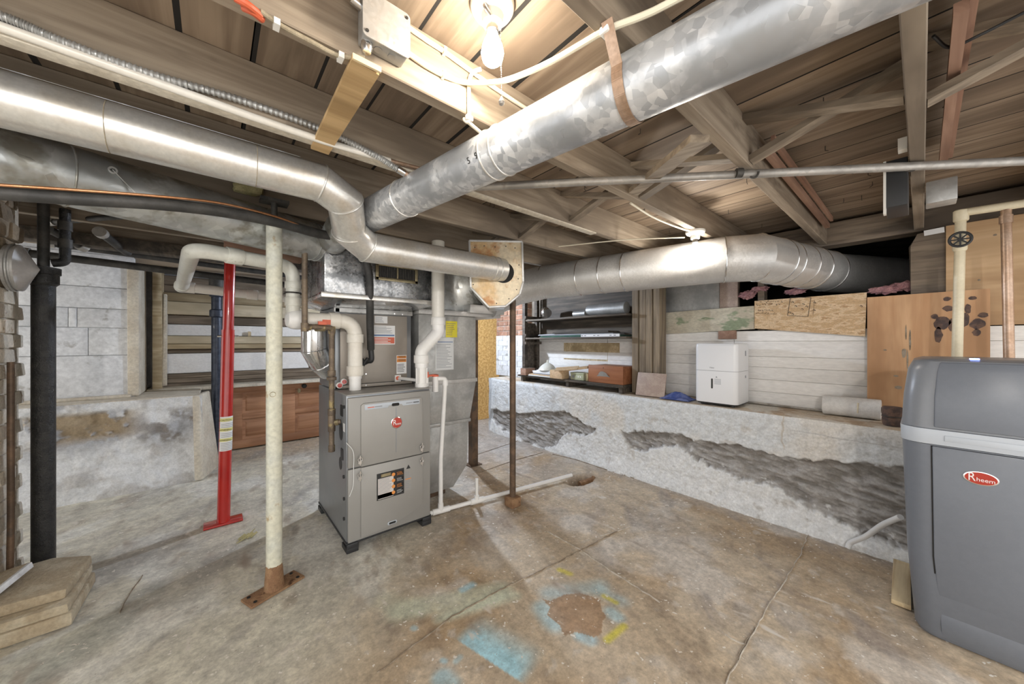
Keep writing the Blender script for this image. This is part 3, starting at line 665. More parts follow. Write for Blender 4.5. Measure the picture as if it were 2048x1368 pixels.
for i in range(4):
    z = .352-.165/2+.025+i*.038
    MB().lathe((.872,yb-.002,z), (0,-1,0), [(.011,0),(.011,.0012)], 18).build('warning_dot', 'label_orange', lab)
    MB().box((.890,yb-.0032,z-.014), (.938,yb-.0016,z+.012)).build('printed_band', 'dark_slot', lab, smooth=0)
    m = MB()
    for k in range(3): m.box((.893,yb-.0040,z-.010+k*.008), (.935-random.uniform(0,.012),yb-.0033,z-.008+k*.008))
    m.build('print_lines', 'label_orange' if i % 2 else 'paper_grey', lab, smooth=0)
sticker(ld, (.972,yb,.35), (1,0,0), (0,0,1), (0,-1,0), .045, .14, 'furnace_taupe2', name='side_print', bands=((.52,.56,'label_orange',.05,.9),), lines=9)
MB().prism([(0,.016),(.014,-.010),(-.014,-.010)], (.972,yb-.001,.432), (1,0,0), (0,0,1), (0,-1,0), .0015).build('warning_mark', 'ink', ld, smooth=0)
for (y, z, w, h) in ((2.31,.83,.03,.035),(2.30,.565,.028,.035)): MB().prism([(y+a, z+b) for a, b in rrect(w,h,.01)], (FX0,0,0), (0,1,0), (0,0,1), (-1,0,0), .002).build('knockout', 'black_plastic', fur)
for (y, z, r, e) in ((2.325,.70,.038,1.45),(2.335,.50,.03,1.3)):
    MB().prism([(y+r*math.cos(a*.2618), z+e*r*math.sin(a*.2618)) for a in range(24)], (FX0,0,0), (0,1,0), (0,0,1), (-1,0,0), .002).build('knockout', 'black_plastic', fur)
for (y, z) in ((2.25,.86),(2.255,.44),(2.25,.31),(2.25,.19)): MB().cyl((FX0,y,z), (FX0-.008,y,z), .010, 12).build('grommet', 'black_plastic', fur)
MB().box((FX0-.0015,2.24,.71), (FX0-.0005,2.275,.76)).build('side_sticker', 'paper', fur, smooth=0)
for (x, y) in ((FX0+.03,FY0+.04),(FX1-.03,FY0+.04),(FX0+.03,FY1-.04),(FX1-.03,FY1-.04)):
    m = MB(); m.box((x-.034,y-.052,0), (x+.034,y+.052,.032)); m.box((x-.026,y-.044,.03), (x+.026,y+.044,.052)); m.box((x-.032,y-.054,.026), (x+.032,y-.034,.056)); m.build('foot', 'black_plastic', fur, bevel=.004)
MB().box((FX0-.004,FY0-.006,.048), (FX1+.004,FY1,.062)).build('base_rail', 'black_plastic', fur, bevel=.002)
MB().tube(spline([(FX0-.006,FY0-.014,.66),(FX0+.03,FY0-.022,.60),(FX0+.032,FY0-.022,.50),(FX0+.03,FY0-.02,.40),(FX0+.01,FY0-.018,.34)]), .0022, 8).build('thermostat_wire', 'paper_grey', fur)

# ---------------- coil cabinet on top
coil = thing('coil_cabinet', (.87,2.7,.938), 'brownish evaporator coil cabinet sitting on top of the furnace', 'cabinet')
MB().box((.605,2.50,.939), (1.135,2.92,1.475)).build('casing', 'furnace_side', coil, bevel=.004)
MB().box((.635,2.488,.965), (1.10,2.502,1.44)).build('front_panel', 'coil_taupe', coil, bevel=.006)
MB().box((.60,2.484,1.445), (1.14,2.51,1.478)).build('top_rail', 'galv_plain', coil, bevel=.003)
MB().box((.605,2.484,.94), (1.135,2.51,.962)).build('bottom_rail', 'coil_taupe', coil, bevel=.003)
MB().box((.604,2.484,.94), (.634,2.51,1.475)).build('corner_post', 'furnace_side', coil, bevel=.003)
cy = 2.488
sticker(coil, (.905,cy,1.408), (1,0,0), (0,0,1), (0,-1,0), .09, .05, 'paper', lines=5, name='rating_plate')
sticker(coil, (.928,cy,1.30), (1,0,0), (0,0,1), (0,-1,0), .155, .135, 'paper', name='warranty_sticker', bands=((.05,.38,'label_red'),(.44,.52,'ink_blue')), lines=6, l0=.58, l1=.95)
m = MB()
for i in range(4): m.box((.858,cy-.0035,1.243+i*.010), (.858+.115-.02*(i % 2),cy-.0022,1.247+i*.010))
m.build('print_lines', 'paper', coil, smooth=0)
sticker(coil, (1.055,cy,1.085), (1,0,0), (0,0,1), (0,-1,0), .075, .135, 'paper', name='warning_sticker', bands=((.63,.80,'label_orange'),(.83,.97,'label_orange')), lines=6, l0=.08, l1=.55, lmat='ink')
m = MB()
for z in (1.114,1.122,1.139,1.147): m.box((1.03,cy-.0035,z-.002), (1.085,cy-.0022,z+.001))
m.build('print_lines', 'ink', coil, smooth=0)
for (x, z) in ((.64,.99),(1.06,1.452),(.80,.952),(1.0,1.455),(.80,1.03)): MB().cyl((x,2.482,z), (x,2.49,z), .005, 8).build('screw', 'chrome', coil)

# ---------------- supply plenum, foil wrapped
ple = thing('supply_plenum', (.84,2.6,1.475), 'crinkled foil insulated plenum box above the coil cabinet', 'plenum')
MB().box((.50,2.30,1.535), (1.20,2.96,1.93)).build('box', 'foil', ple, bevel=.008, bseg=2)
ra = [(.48,2.28),(1.215,2.28),(1.215,2.97),(.48,2.97)]; rb = [(.61,2.49),(1.13,2.49),(1.13,2.92),(.61,2.92)]
MB().loft([[(x,y,1.477) for x,y in rb],[(x,y,1.515) for x,y in ra],[(x,y,1.545) for x,y in ra]]).build('flared_collar', 'foil_bright', ple, bevel=.004)
MB().box((.48,2.276,1.516), (1.215,2.284,1.546)).build('drive_edge', 'duct_bright', ple, bevel=.003)
gr = MB(); gr.box((.80,2.29,1.655), (1.09,2.302,1.675)); gr.box((.80,2.29,1.75), (1.09,2.302,1.77)); gr.box((.80,2.29,1.655), (.82,2.302,1.77)); gr.box((1.07,2.29,1.655), (1.09,2.302,1.77)); gr.box((.94,2.288,1.675), (.95,2.30,1.75))
reg = gr.build('register', 'brass', ple, bevel=.002)
for i in range(20): MB().box((.826+i*.0122,2.294,1.676), (.832+i*.0122,2.301,1.749)).build('louvre', 'iron_dark', reg, smooth=0)
MB().box((.82,2.297,1.675), (1.07,2.301,1.75)).build('register_back', 'dark_slot', reg, smooth=0)
MB().box((.905,2.33,1.93), (.93,2.334,1.985)).build('hanger_strap', 'galv_plain', ple, smooth=0)

# ---------------- return drop and its trunk
ret = thing('return_duct', (1.43,2.68,0), 'grey galvanized return air drop beside the furnace with papers taped to it', 'duct')
MB().loft([[(1.15,2.50,.06),(1.50,2.50,.06),(1.50,2.88,.06),(1.15,2.88,.06)],[(1.15,2.48,.15),(1.62,2.48,.22),(1.62,2.90,.22),(1.15,2.90,.15)],[(1.15,2.47,.60),(1.63,2.47,.60),(1.63,2.90,.60),(1.15,2.90,.60)]]).build('boot', 'galv_plain', ret, bevel=.003)
MB().loft([[(1.16,2.468,.60),(1.64,2.468,.60),(1.64,2.90,.60),(1.16,2.90,.60)],[(1.16,2.46,.92),(1.70,2.46,.92),(1.70,2.92,.92),(1.16,2.92,.92)]]).build('offset_section', 'galv_plain', ret, bevel=.003)
MB().box((1.18,2.465,.93), (1.70,2.92,1.46)).build('drop', 'galv_plain', ret, bevel=.003)
MB().box((1.175,2.455,.915), (1.71,2.93,.945)).build('drive_cleat', 'duct_white', ret, bevel=.003)
MB().box((1.145,2.458,.585), (1.645,2.905,.612)).build('drive_cleat', 'galv_plain', ret, bevel=.003)
MB().box((1.20,2.56,0), (1.46,2.84,.06)).build('base_block', 'rust_post', ret)
ry = 2.465
sticker(ret, (1.40,ry,1.155), (1,0,0), (0,0,1), (0,-1,0), .165, .255, 'paper_grey', name='service_sheet', bands=((.86,.885,'ink_blue',.05,.95),(.90,.975,'ink_grey',.06,.18)), lines=16, l0=.06, l1=.82)
sticker(ret, (1.36,ry,1.355), (1,0,0), (0,0,1), (0,-1,0), .075, .125, 'paper_grey', name='red_headed_tag', bands=((.68,.97,'label_red'),), lines=6, l0=.06, l1=.62)
sticker(ret, (1.463,ry,1.353), (1,0,0), (0,0,1), (0,-1,0), .105, .13, 'label_yellow', name='yellow_note', lines=7, lmat='brass')
trk = thing('return_air_box', (1.5,2.75,1.465), 'dark galvanized trunk box above the return drop', 'duct')
MB().box((1.24,2.50,1.50), (1.92,2.98,1.95)).build('box', 'duct_dark', trk, bevel=.003)
MB().box((1.17,2.44,1.462), (1.95,2.99,1.502)).build('flange', 'duct_white', trk, bevel=.004)
MB().box((1.60,2.40,1.49), (1.96,2.62,1.56)).build('side_collar', 'duct_white', trk, bevel=.004)

# ---------------- round ducts
def duct(name, label, pts, R, mat, rings=(), seg=40, origin=None, seammat=None, group=None):
    t = thing(name, origin or pts[0], label, 'duct', group)
    MB().tube(pts, R, seg).build('pipe', mat, t, smooth=40)
    for p, ax, r in rings: MB().ring(p, ax, R+.0005 if r is None else r, .0035, 40, 8).build('seam_ring', seammat or mat, t)
    return t
def dpt(a, b, t): return Vector(a)*(1-t)+Vector(b)*t
A, B = V(.85+.149*1.3, -1.3, 1.872), V(.85-.149*1.86, 1.86, 1.872)
dmain = duct('round_duct', 'long galvanized round duct crossing overhead, held by a metal strap', [A,B], .076, 'duct_blue', [(dpt(A,B,.69),B-A,None),(dpt(A,B,.705),B-A,None),(dpt(A,B,.87),B-A,None)], seammat='duct_bright')
dirm = (B-A).normalized()
MB().tube([B-dirm*.03, B+V(-.05,.16,-.01), B+V(-.03,.42,-.02)], [.076,.077,.078], 36).build('end_elbow', 'duct_dark', dmain)
sm = RT
pn = onX(952, 322, A.x); 
def on_duct(px, py):          # point on the skin of the main duct seen at a pixel
    r = ray(px, py); o = C0-A; d2 = r-dirm*r.dot(dirm); o2 = o-dirm*o.dot(dirm)
    a, b, c = d2.dot(d2), 2*d2.dot(o2), o2.dot(o2)-.0768**2; D = b*b-4*a*c
    return C0+r*((-b-math.sqrt(max(D, 0)))/(2*a))
for s_, px, py in (('5',937,322),('9',952,312)):
    p = on_duct(px, py); n = (p-A); n = (n-dirm*n.dot(dirm)).normalized(); text('stencil_mark', s_, .028, p+n*.0006, -dirm, n.cross(-dirm), 'ink', dmain)
# strap round the main duct, nailed to the joist
ys_ = .466; axp = A+dirm*((ys_-A.y)/dirm.y); u_ = V(1,0,0)-dirm*dirm.x; u_.normalize(); v_ = dirm.cross(u_); v_ = v_ if v_.z > 0 else -v_
loop = [axp+u_*(-.082)+V(-.035,.0,JB-axp.z-.002)]
loop += [axp+(u_*math.cos(a)+v_*math.sin(a))*.0785 for a in [math.radians(t) for t in range(170, 371, 12)]]
loop += [axp+u_*.082+V(.02,0,JB-axp.z-.002)]
m = MB()
for a, b in zip(loop, loop[1:]):
    t = (b-a).normalized(); n = t.cross(dirm).normalized(); m.obox((a+b)/2, dirm, t, n, .013, (b-a).length/2+.0015, .001)
tag(m.build('pipe_strap', 'copper_dull', smooth=0), 'thin metal hanger strap looped under the long overhead duct', 'strap')

p0, p1, p2, p3 = V(-1.1,1.60,1.90), V(.335,1.60,1.90), V(.575,1.765,1.715), V(1.425,1.765,1.715)
pe = p1+V(.10,.02,-.045); pf = p2-V(.09,.03,-.05)
dl = duct('round_duct', 'shiny round duct with stepped elbow running from the left into the rust stained plate', [p0,p1,pe,pf,p2,p3], .073, 'duct_bright', [(p1,V(1,.1,-.2),.0745),(pe,pf-pe+V(.05,0,0),.0755),(pf,pf-pe,.0755),(p2,V(1,.2,-.3),.0755),(p3-V(.05,0,0),V(1,0,0),None),(p3-V(.09,0,0),V(1,0,0),None)])
MB().tube([p0+V(.62,-.02,.075),p0+V(1.36,-.02,.075)], .0015, 6).build('seam_line', 'duct_dark', dl)
for x in (-.24, .12): MB().ring((x,1.60,1.90), (1,0,0), .0732, .0012, 40, 6).build('joint_line', 'cable_old', dl)
q1 = V(.50,2.39,1.85); qd = V(-.92,-.392,0)
dd = duct('round_duct', 'large dull galvanized duct sloping back from the left into the foil plenum', [q1+qd*1.5, q1], .108, 'duct_dark', [(q1+qd*.03,qd,None),(q1+qd*.06,qd,None),(q1+qd*.98,qd,None)])
hp = q1+qd*.86; dmp = MB().bar(hp+V(.01,-.112,.035), hp+V(.075,-.118,-.045), .012, .003); dmp.ring(hp+V(.01,-.112,.035), (0,1,0), .010, .004, 14, 6); dmp.build('damper_handle', 'galv_plain', dd)
r0, r1, r2, r3, r4, r5 = V(1.80,2.46,1.60), V(2.12,2.44,1.74), V(2.30,2.22,1.795), V(2.60,.86,1.80), V(2.70,.70,1.80), V(3.70,.45,1.79)
dr = thing('round_duct', r3, 'fat pale round duct running under the joists above the dehumidifier into the wall opening', 'duct')
MB().tube([r0,r1,r2,r3,r4,r5,V(4.7,-.10,1.78)], .150, 44).build('pipe', 'duct_white', dr, smooth=40)
for p, ax in ((r1,V(.8,-.5,.3)),(r2,V(.3,-1,.1)),(dpt(r2,r3,.26),r3-r2),(dpt(r2,r3,.40),r3-r2),(dpt(r2,r3,.53),r3-r2),(r3,V(.4,-.9,0)),(r4,V(.8,-.6,0)),(dpt(r4,r5,.18),r5-r4),(dpt(r4,r5,.27),r5-r4),(dpt(r4,r5,.45),r5-r4),(dpt(r4,r5,.62),r5-r4),(dpt(r4,r5,.85),r5-r4)):
    MB().ring(p, ax, .1515, .0042, 44, 6).build('seam_ring', 'chrome', dr)
# rust-stained end plate
pn_ = V(-.6,-.8,0); pu = V(.8,-.6,0); pc = V(1.395,1.787,0)
plate = thing('duct_end_plate', (pc.x,pc.y,1.48), 'rust stained sheet metal end plate with clipped lower corners around the duct mouth', 'plate')
poly = [(-.175,1.90),(.165,1.90),(.172,1.64),(.150,1.56),(.06,1.482),(-.05,1.475),(-.165,1.60)]
MB().prism(poly, pc, pu, V(0,0,1), -pn_, .006).build('sheet', 'rust_plate', plate, smooth=0)
m = MB(); 
for a, b in zip(poly, poly[1:]+poly[:1]): m.bar(pc+pu*a[0]+V(0,0,a[1]), pc+pu*b[0]+V(0,0,b[1]), .012, .028, ref=pn_)
m.build('folded_rim', 'duct_white', plate, bevel=.002)
for (a, b) in ((-.14,1.86),(-.08,1.87),(-.01,1.865),(.06,1.87),(.12,1.86),(.145,1.75),(.14,1.66),(-.15,1.62),(-.09,1.52),(.0,1.50),(.08,1.53),(.13,1.59),(-.15,1.75)):
    MB().lathe(pc+pu*a+V(0,0,b), pn_, [(.004,0),(.004,.002),(.002,.003)], 8).build('screw', 'iron_dark', plate)
MB().lathe(pc+pu*.045+V(0,0,1.70), pn_, [(.068,0),(.068,.001)], 30).build('duct_hole', 'dark_slot', plate)
bx_ = MB().prism([(a*.97, 1.68+(b-1.68)*.97) for a, b in poly], pc-pn_*.008, pu, V(0,0,1), -pn_, .36); bx_.build('box_behind', 'duct_dark', plate)

# ---------------- PVC venting
def pvcpipe(t, pts, R, mat, r=.07, hubs=(), n=8):
    P = fillet(pts, r, n); MB().tube(P, R, 28).build('pipe', mat, t)
    for a, b in hubs: MB().cyl(a, b, R*1.16, 28).build('hub', mat, t, bevel=.002)
vx, vy = .70, 2.385
vent = thing('vent_pipe', (vx,vy,.94), 'white plastic flue pipe rising from the left of the furnace and turning left', 'pipe')
MB().cyl((vx,vy,.939), (vx,vy,1.02), .036, 28).build('collar', 'pvc_white', vent); MB().cyl((vx,vy,1.012), (vx,vy,1.034), .040, 28).build('collar', 'pvc_white', vent)
hz_ = 1.383
pvcpipe(vent, [(vx,vy,1.03),(vx,vy,hz_),(.36,vy,hz_)], .0445, 'pvc', .10, [((vx,vy,1.034),(vx,vy,1.095)),((vx,vy,1.245),(vx,vy,1.30)),((.605,vy,hz_),(.545,vy,hz_)),((.43,vy,hz_),(.37,vy,hz_))])
MB().lathe((.365,vy,hz_), (-1,-.15,0), [(.050,-.05),(.058,-.045),(.060,.0),(.056,.022),(.042,.042),(.0,.050)], 28).build('elbow_end', 'pvc_white', vent)
MB().box((.50,vy-.046,1.355), (.545,vy-.042,1.385)).build('red_tag', 'label_red', vent, smooth=0)
pvcpipe(vent, [(.355,vy,hz_-.02),(.355,vy,1.69),(-.075,2.235,1.69),(-.17,3.45,1.645)], .036, 'pvc_grey', .075, [((.355,vy,1.46),(.355,vy,1.51)),((.355,vy,1.56),(.355,vy,1.60)),((.05,2.279,1.69),(.115,2.302,1.69)),((-.165,3.36,1.648),(-.172,3.45,1.645))])
pvcpipe(vent, [(-.172,3.44,1.645),(.62,3.40,1.60)], .034, 'pvc', .05, [((-.10,3.437,1.641),(-.19,3.44,1.646)),((.20,3.42,1.624),(.27,3.417,1.62))])
MB().ring((.355,vy,1.535), (0,0,1), .040, .005, 24, 6).build('clamp', 'iron_dark', vent)
ix, iy = 1.098, 2.252; ux, uy = 1.218, 2.236
inta = thing('intake_pipe', (ix,iy,.94), 'white plastic air intake pipe with S bend at the right of the furnace top', 'pipe')
m = MB().cyl((ix,iy,.939), (ix,iy,.965), .043, 28); m.cyl((ix,iy,.965), (ix,iy,1.075), .037, 28); m.build('fitting', 'pvc_white', inta)
for a in range(8):
    an = a*math.pi/4; MB().box((ix+.037*math.cos(an)-.004,iy+.037*math.sin(an)-.004,.965), (ix+.037*math.cos(an)+.004,iy+.037*math.sin(an)+.004,1.07)).build('rib', 'pvc_white', inta)
MB().cyl((ix,iy,1.075), (ix,iy,1.10), .043, 28).build('ring', 'pvc_white', inta)
MB().tube(fillet([(ix,iy,1.10),(ix,iy,1.19),(ux,uy,1.32),(ux,uy,1.93)], .06, 8), .0435, 28).build('pipe', 'pvc_white', inta)
MB().cyl((ix,iy,1.105), (ix,iy,1.16), .051, 28).build('hub', 'pvc_white', inta, bevel=.003)
MB().cyl((ux,uy,1.37), (ux,uy,1.425), .051, 28).build('hub', 'pvc_white', inta, bevel=.003)
MB().cyl((ux,uy,1.42), (ux,uy,1.964), .0445, 28).build('upper_pipe', 'pvc', inta)
# condensate trap and drain
cdn = thing('condensate_drain', (1.27,2.28,0), 'thin white plastic condensate pipe dropping beside the furnace and running along the floor', 'pipe')
fl0, fl1 = V(1.16,2.292,.022), V(2.50,2.085,.030)
MB().tube([fl0,fl1], .0155, 18).build('floor_run', 'pvc_white', cdn)
ta = dpt(fl0,fl1,.075); tb = V(1.275,2.29,.965)
MB().tube(fillet([ta,V(ta.x,ta.y,.4),V(1.30,2.28,.945),V(1.30,2.28,.98),V(1.235,2.29,.985)], .03, 6), .0165, 18).build('riser', 'pvc_white', cdn)
for p, q in ((ta+V(0,0,-.005),ta+V(0,0,.055)),(dpt(fl0,fl1,.03),dpt(fl0,fl1,.125)),(V(1.30,2.28,.93),V(1.30,2.28,.97))): MB().cyl(p, q, .021, 18).build('fitting', 'pvc_white', cdn)
tc_ = dpt(fl0,fl1,.29)
MB().cyl(tc_, tc_+V(0,0,.17), .0125, 16).build('standpipe', 'pvc_white', cdn); MB().cyl(dpt(fl0,fl1,.25), dpt(fl0,fl1,.33), .021, 18).build('fitting', 'pvc_white', cdn); MB().cyl(tc_, tc_+V(0,0,.04), .019, 18).build('fitting', 'pvc_white', cdn)
MB().cyl((1.225,2.29,.89), (1.225,2.29,1.0), .022, 18).build('trap_cup', 'pvc_white', cdn)
MB().lathe((1.225,2.29,1.0), (0,0,1), [(.024,0),(.024,.012),(.014,.016)], 16).build('trap_cap', 'label_red', cdn)
m = MB().bar((1.13,2.265,1.01), (1.225,2.29,1.012), .018, .012); m.box((1.125,2.245,1.0), (1.15,2.275,1.04)); m.build('trap_link', 'label_red', cdn)
MB().box((1.128,2.25,.939), (1.15,2.275,1.0)).build('trap_body', 'pvc_white', cdn)
for x, z in ((.655,.99),(.628,.968)):
    pt = thing('drain_port', (x,2.47,z), 'white round coil drain port with maroon plug %s' % ('nearer the coil cabinet middle' if x > .64 else 'at the coil cabinet corner'), 'port', 'drain ports left of the flue pipe')
    MB().lathe((x,2.485,z), (-.1,-1,0), [(.020,0),(.020,.03),(.016,.034)], 20).build('socket', 'pvc_white', pt); MB().lathe((x-.003,2.452,z), (-.1,-1,0), [(.014,0),(.014,.004)], 18).build('plug', 'logo_red', pt)
cpt = thing('drain_port', (1.03,2.47,.985), 'white drain port with red plug and elbow right of the warning sticker', 'port', 'drain ports on the right of the coil cabinet')
MB().box((1.0,2.47,.962), (1.045,2.488,1.01)).build('port_plate', 'pvc_white', cpt, bevel=.003); MB().lathe((1.018,2.469,.988), (0,-1,0), [(.014,0),(.014,.004)], 18).build('plug', 'label_red', cpt)
MB().tube(spline([(1.03,2.468,.985),(1.05,2.40,.985),(1.085,2.30,.982)],5), .012, 16).build('elbow', 'pvc_white', cpt)
# gas pipe on the left side
gx = .555
gas = thing('gas_pipe', (gx,2.40,.62), 'brown iron gas pipe with drip leg hanging against the furnace left side', 'pipe')
MB().tube(fillet([(.40,2.30,1.93),(.40,2.30,1.34),(gx,2.345,1.335),(gx,2.36,1.28),(gx,2.36,.58)], .02, 5), .0155, 16).build('pipe', 'gas_pipe', gas)
for p, q, r in (((.40,2.30,1.36),(.40,2.30,1.31),.020),((.40,2.30,1.335),(.43,2.308,1.335),.019),((gx,2.36,1.30),(gx,2.36,1.345),.021),((gx,2.36,1.04),(gx,2.36,1.075),.023),((gx,2.36,1.015),(gx,2.36,1.035),.028),((gx,2.36,.80),(gx,2.36,.84),.022),((gx,2.36,.70),(gx,2.36,.80),.021),((gx,2.36,.575),(gx,2.36,.615),.019)):
    MB().cyl(p, q, r, 14).build('coupling', 'gas_pipe', gas, bevel=.002)
MB().cyl((gx,2.36,.75), (FX0+.002,2.33,.76), .0135, 14).build('branch', 'gas_pipe', gas); MB().cyl((gx+.018,2.35,.752), (gx+.035,2.34,.756), .019, 8).build('union_nut', 'brass', gas)
MB().lathe((.485,2.335,1.335), (1,0,0), [(.014,-.03),(.022,-.025),(.022,.025),(.014,.03)], 16).build('gas_valve', 'brass', gas); MB().box((.47,2.30,1.352), (.515,2.318,1.372)).build('valve_handle', 'label_red', gas)
# flexible foil duct behind the gas pipe
fd = thing('flex_duct', (.49,2.62,1.0), 'shiny adjustable metal elbow duct against the left side of the coil cabinet', 'duct')
MB().tube([(.50,2.56,1.36),(.50,2.56,1.20),(.545,2.60,1.12),(.607,2.66,1.06)], .075, 28).build('elbow', 'foil_bright', fd)
for p, ax in (((.50,2.56,1.20),(.2,.1,-1)),((.545,2.60,1.12),(.6,.5,-.7))): MB().ring(p, ax, .077, .003, 28, 6).build('seam_ring', 'foil_bright', fd)
# refrigerant lines
ins_ = thing('insulated_line', (-.2,2.0,1.8), 'black foam insulated refrigerant line sweeping across under the dull duct', 'pipe')
zl = 1.80
P = [dep(-160,374,.90)*4-dep(0,386,.96)*3,dep(-160,374,.90),dep(0,386,.96),dep(150,397,1.05),dep(320,408,1.18),dep(450,424,1.36),dep(560,446,1.58),dep(640,468,1.82), V(.60,2.15,1.845), V(.70,2.245,1.80), V(.745,2.262,1.69), V(.765,2.30,1.52), V(.79,2.37,1.36), V(.815,2.43,1.20)]
Pq = spline(P, 8); MB().tube(Pq, [.0175+.0060*min(1, i/60) for i in range(len(Pq))], 18).build('sleeve', 'rubber_black', ins_)
MB().tube(spline([V(.815,2.43,1.20),V(.818,2.43,1.13),V(.80,2.455,1.12),V(.775,2.49,1.10)],6), .018, 14).build('wrapped_end', 'black_plastic', ins_)
m = MB().tube(spline([V(.80,2.44,1.14),V(.77,2.46,1.09),V(.76,2.47,1.05),V(.765,2.49,1.02)],6), .012, 12); m.ring((.775,2.47,1.12), (1,0,.4), .022, .005, 16, 6); m.build('tape_tail', 'black_plastic', ins_)
cl_ = MB().tube(spline([dep(-160,357,.88)*4-dep(0,370,.94)*3,dep(-160,357,.88),dep(0,370,.94),dep(150,380,1.03),dep(320,393,1.16),dep(450,408,1.335),dep(560,436,1.555),dep(625,462,1.76)], 8), .0045, 12)
tag(cl_.build('copper_line', 'copper'), 'thin bright copper refrigerant tube lying along the black insulated line', 'pipe')

# ---------------- columns and posts
def colbase(px, py): return hz(px, py)
lc = V(.235,2.125,0)
lal = thing('steel_column', lc, 'pale cream steel column with rusted foot in the foreground', 'column')
MB().tube([lc+V(0,0,.115),lc+V(0,0,1.868)], .0350, 36).build('shaft', 'column_paint', lal)
MB().tube([lc+V(0,0,.008),lc+V(0,0,.05),lc+V(0,0,.13)], [.044,.040,.0357], 36).build('rusted_foot', 'rust', lal, jit=.0015)
MB().obox(lc+V(.0,0,.006), V(.93,.36,0), V(-.36,.93,0), UP, .125, .05, .006).build('base_plate', 'rust', lal, bevel=.002)
for s in (-1,1):
    for q in (-1,1): MB().lathe(lc+V(.93,.36,0)*(.10*s)+V(-.36,.93,0)*(.03*q)+V(0,0,.012), UP, [(.008,0),(.008,.003)], 10).build('bolt_hole', 'dark_slot', lal)
MB().cyl(lc+V(0,0,1.868), lc+V(0,0,1.955), .014, 12).build('screw_jack', 'iron_dark', lal); MB().box(lc+V(-.06,-.04,1.95), lc+V(.06,.04,1.9645)).build('head_plate', 'iron_dark', lal)
MB().ring(lc+V(-.01,-.035,.99), (0,1,0), .012, .0012, 18, 5).build('round_stamp', 'brass', lal)
rc = V(.055,3.14,0); rt_ = V(.035,.02,1.82)
jp = thing('jack_post', rc, 'bright red telescoping steel jack post with warning label', 'post')
def rp(z): return rc+rt_*(z/1.82)
MB().tube([rp(.012),rp(1.335)], .0365, 32).build('outer_tube', 'red_paint', jp); MB().tube([rp(1.33),rp(1.84)], .0315, 32).build('inner_tube', 'red_paint', jp)
MB().box(rc+V(-.105,-.055,0), rc+V(.105,.055,.012)).build('base_plate', 'red_paint', jp, bevel=.002)
MB().cyl(rp(1.29)+V(-.058,0,0), rp(1.29)+V(.058,0,0), .007, 10).build('pin', 'chrome', jp)
lz0, lz1 = .50, .735
sl = MB(); seg = 20
def arc(r, z, n=seg): return [rp(z)+V(r*math.cos(a), r*math.sin(a), 0) for a in [math.radians(180+30)+math.radians(170)*i/n for i in range(n+1)]]
def wrapband(z0, z1, r):
    m = MB(); a, b = arc(r, z0), arc(r, z1); m.add(a+b, [(i, i+1, i+seg+2, i+seg+1) for i in range(seg)]); return m
lbl = wrapband(lz0, lz1, .0374).build('warning_label', 'paper', jp)
for k, z in enumerate((.712,.645,.575)):
    wrapband(z-.010, z+.012, .0378).build('yellow_band', 'label_lemon', lbl)
    pz = rp(z)+V(-.008,-.0396,0); text('warning_text', ('\u25b2CAUTION','\u25b2WARNING','\u25b2WARNING')[k], .0135, pz, (1,-.18,0), (0,0,1), 'ink', lbl)
m = MB()
for z in [.51+.011*i for i in range(18)]:
    if min(abs(z-q) for q in (.712,.645,.575)) > .018: a, b = arc(.0377, z-.002), arc(.0377, z+.001); m.add(a+b, [(i, i+1, i+seg+2, i+seg+1) for i in range(2, seg-2)])
m.build('print_lines', 'ink_grey', lbl)
pb = V(1.741,2.03,0)
sp = thing('steel_pole', pb, 'slim dark brown steel pole set in a square rusty foot block', 'pole')
MB().box(pb+V(-.045,-.045,0), pb+V(.045,.045,.072)).build('foot_block', 'rust', sp, bevel=.005); MB().tube([pb+V(0,0,.07),pb+V(0,0,1.964)], .0235, 24).build('shaft', 'rust_post', sp)
ab = V(2.02,2.975,0)
ap = thing('angle_post', ab, 'brown angle iron post behind the return drop', 'post')
MB().prism([(-.035,-.035),(.035,-.035),(.035,-.027),(-.027,-.027),(-.027,.035),(-.035,.035)], ab+V(0,0,.006), V(1,0,0), V(0,1,0), UP, 1.94).build('angle', 'rust_post', ap, smooth=0); MB().box(ab+V(-.07,-.06,0), ab+V(.07,.06,.006)).build('base_plate', 'rust_post', ap)
# cast iron
st_ = V(-.712,3.15,0)
cs = thing('soil_stack', st_, 'thick black cast iron stack beside the whitewashed chimney', 'pipe')
MB().tube([st_,st_+V(0,0,1.60)], .043, 32).build('pipe', 'iron_black', cs)
MB().lathe(st_+V(0,0,1.56), UP, [(.045,0),(.056,.012),(.056,.06),(.062,.064),(.062,.10),(.04,.104)], 32).build('hub', 'iron_black', cs)
MB().tube([st_+V(.0,0,1.66),st_+V(.0,0,2.13)], .022, 24).build('upper_pipe', 'iron_dark', cs)
MB().tube(fillet([st_+V(.075,.0,2.0),st_+V(.075,0,1.70),st_+V(.03,0,1.69)], .03, 6), .022, 18).build('trap_pipe', 'iron_black', cs)
for z in (1.78,1.88): MB().cyl(st_+V(.075,0,z), st_+V(.075,0,z+.05), .028, 18).build('coupling', 'iron_dark', cs)
MB().lathe(st_, UP, [(.07,0),(.065,.015),(.046,.03)], 24).build('floor_collar', 'rust', cs)
nb = V(.03,4.72,0)
cn = thing('soil_stack', nb, 'dark navy cast iron stack with peeling paint beside the red post', 'pipe')
MB().tube([nb,nb+V(0,0,1.955)], .045, 30).build('pipe', 'iron_navy', cn)
for z in (1.50,1.71): MB().lathe(nb+V(0,0,z), UP, [(.046,0),(.060,.01),(.060,.075),(.046,.085)], 30).build('hub', 'iron_navy', cn)
MB().lathe(nb+V(0,0,1.79), UP, [(.046,0),(.064,.02),(.064,.12),(.046,.14)], 30).build('hub', 'iron_dark', cn)
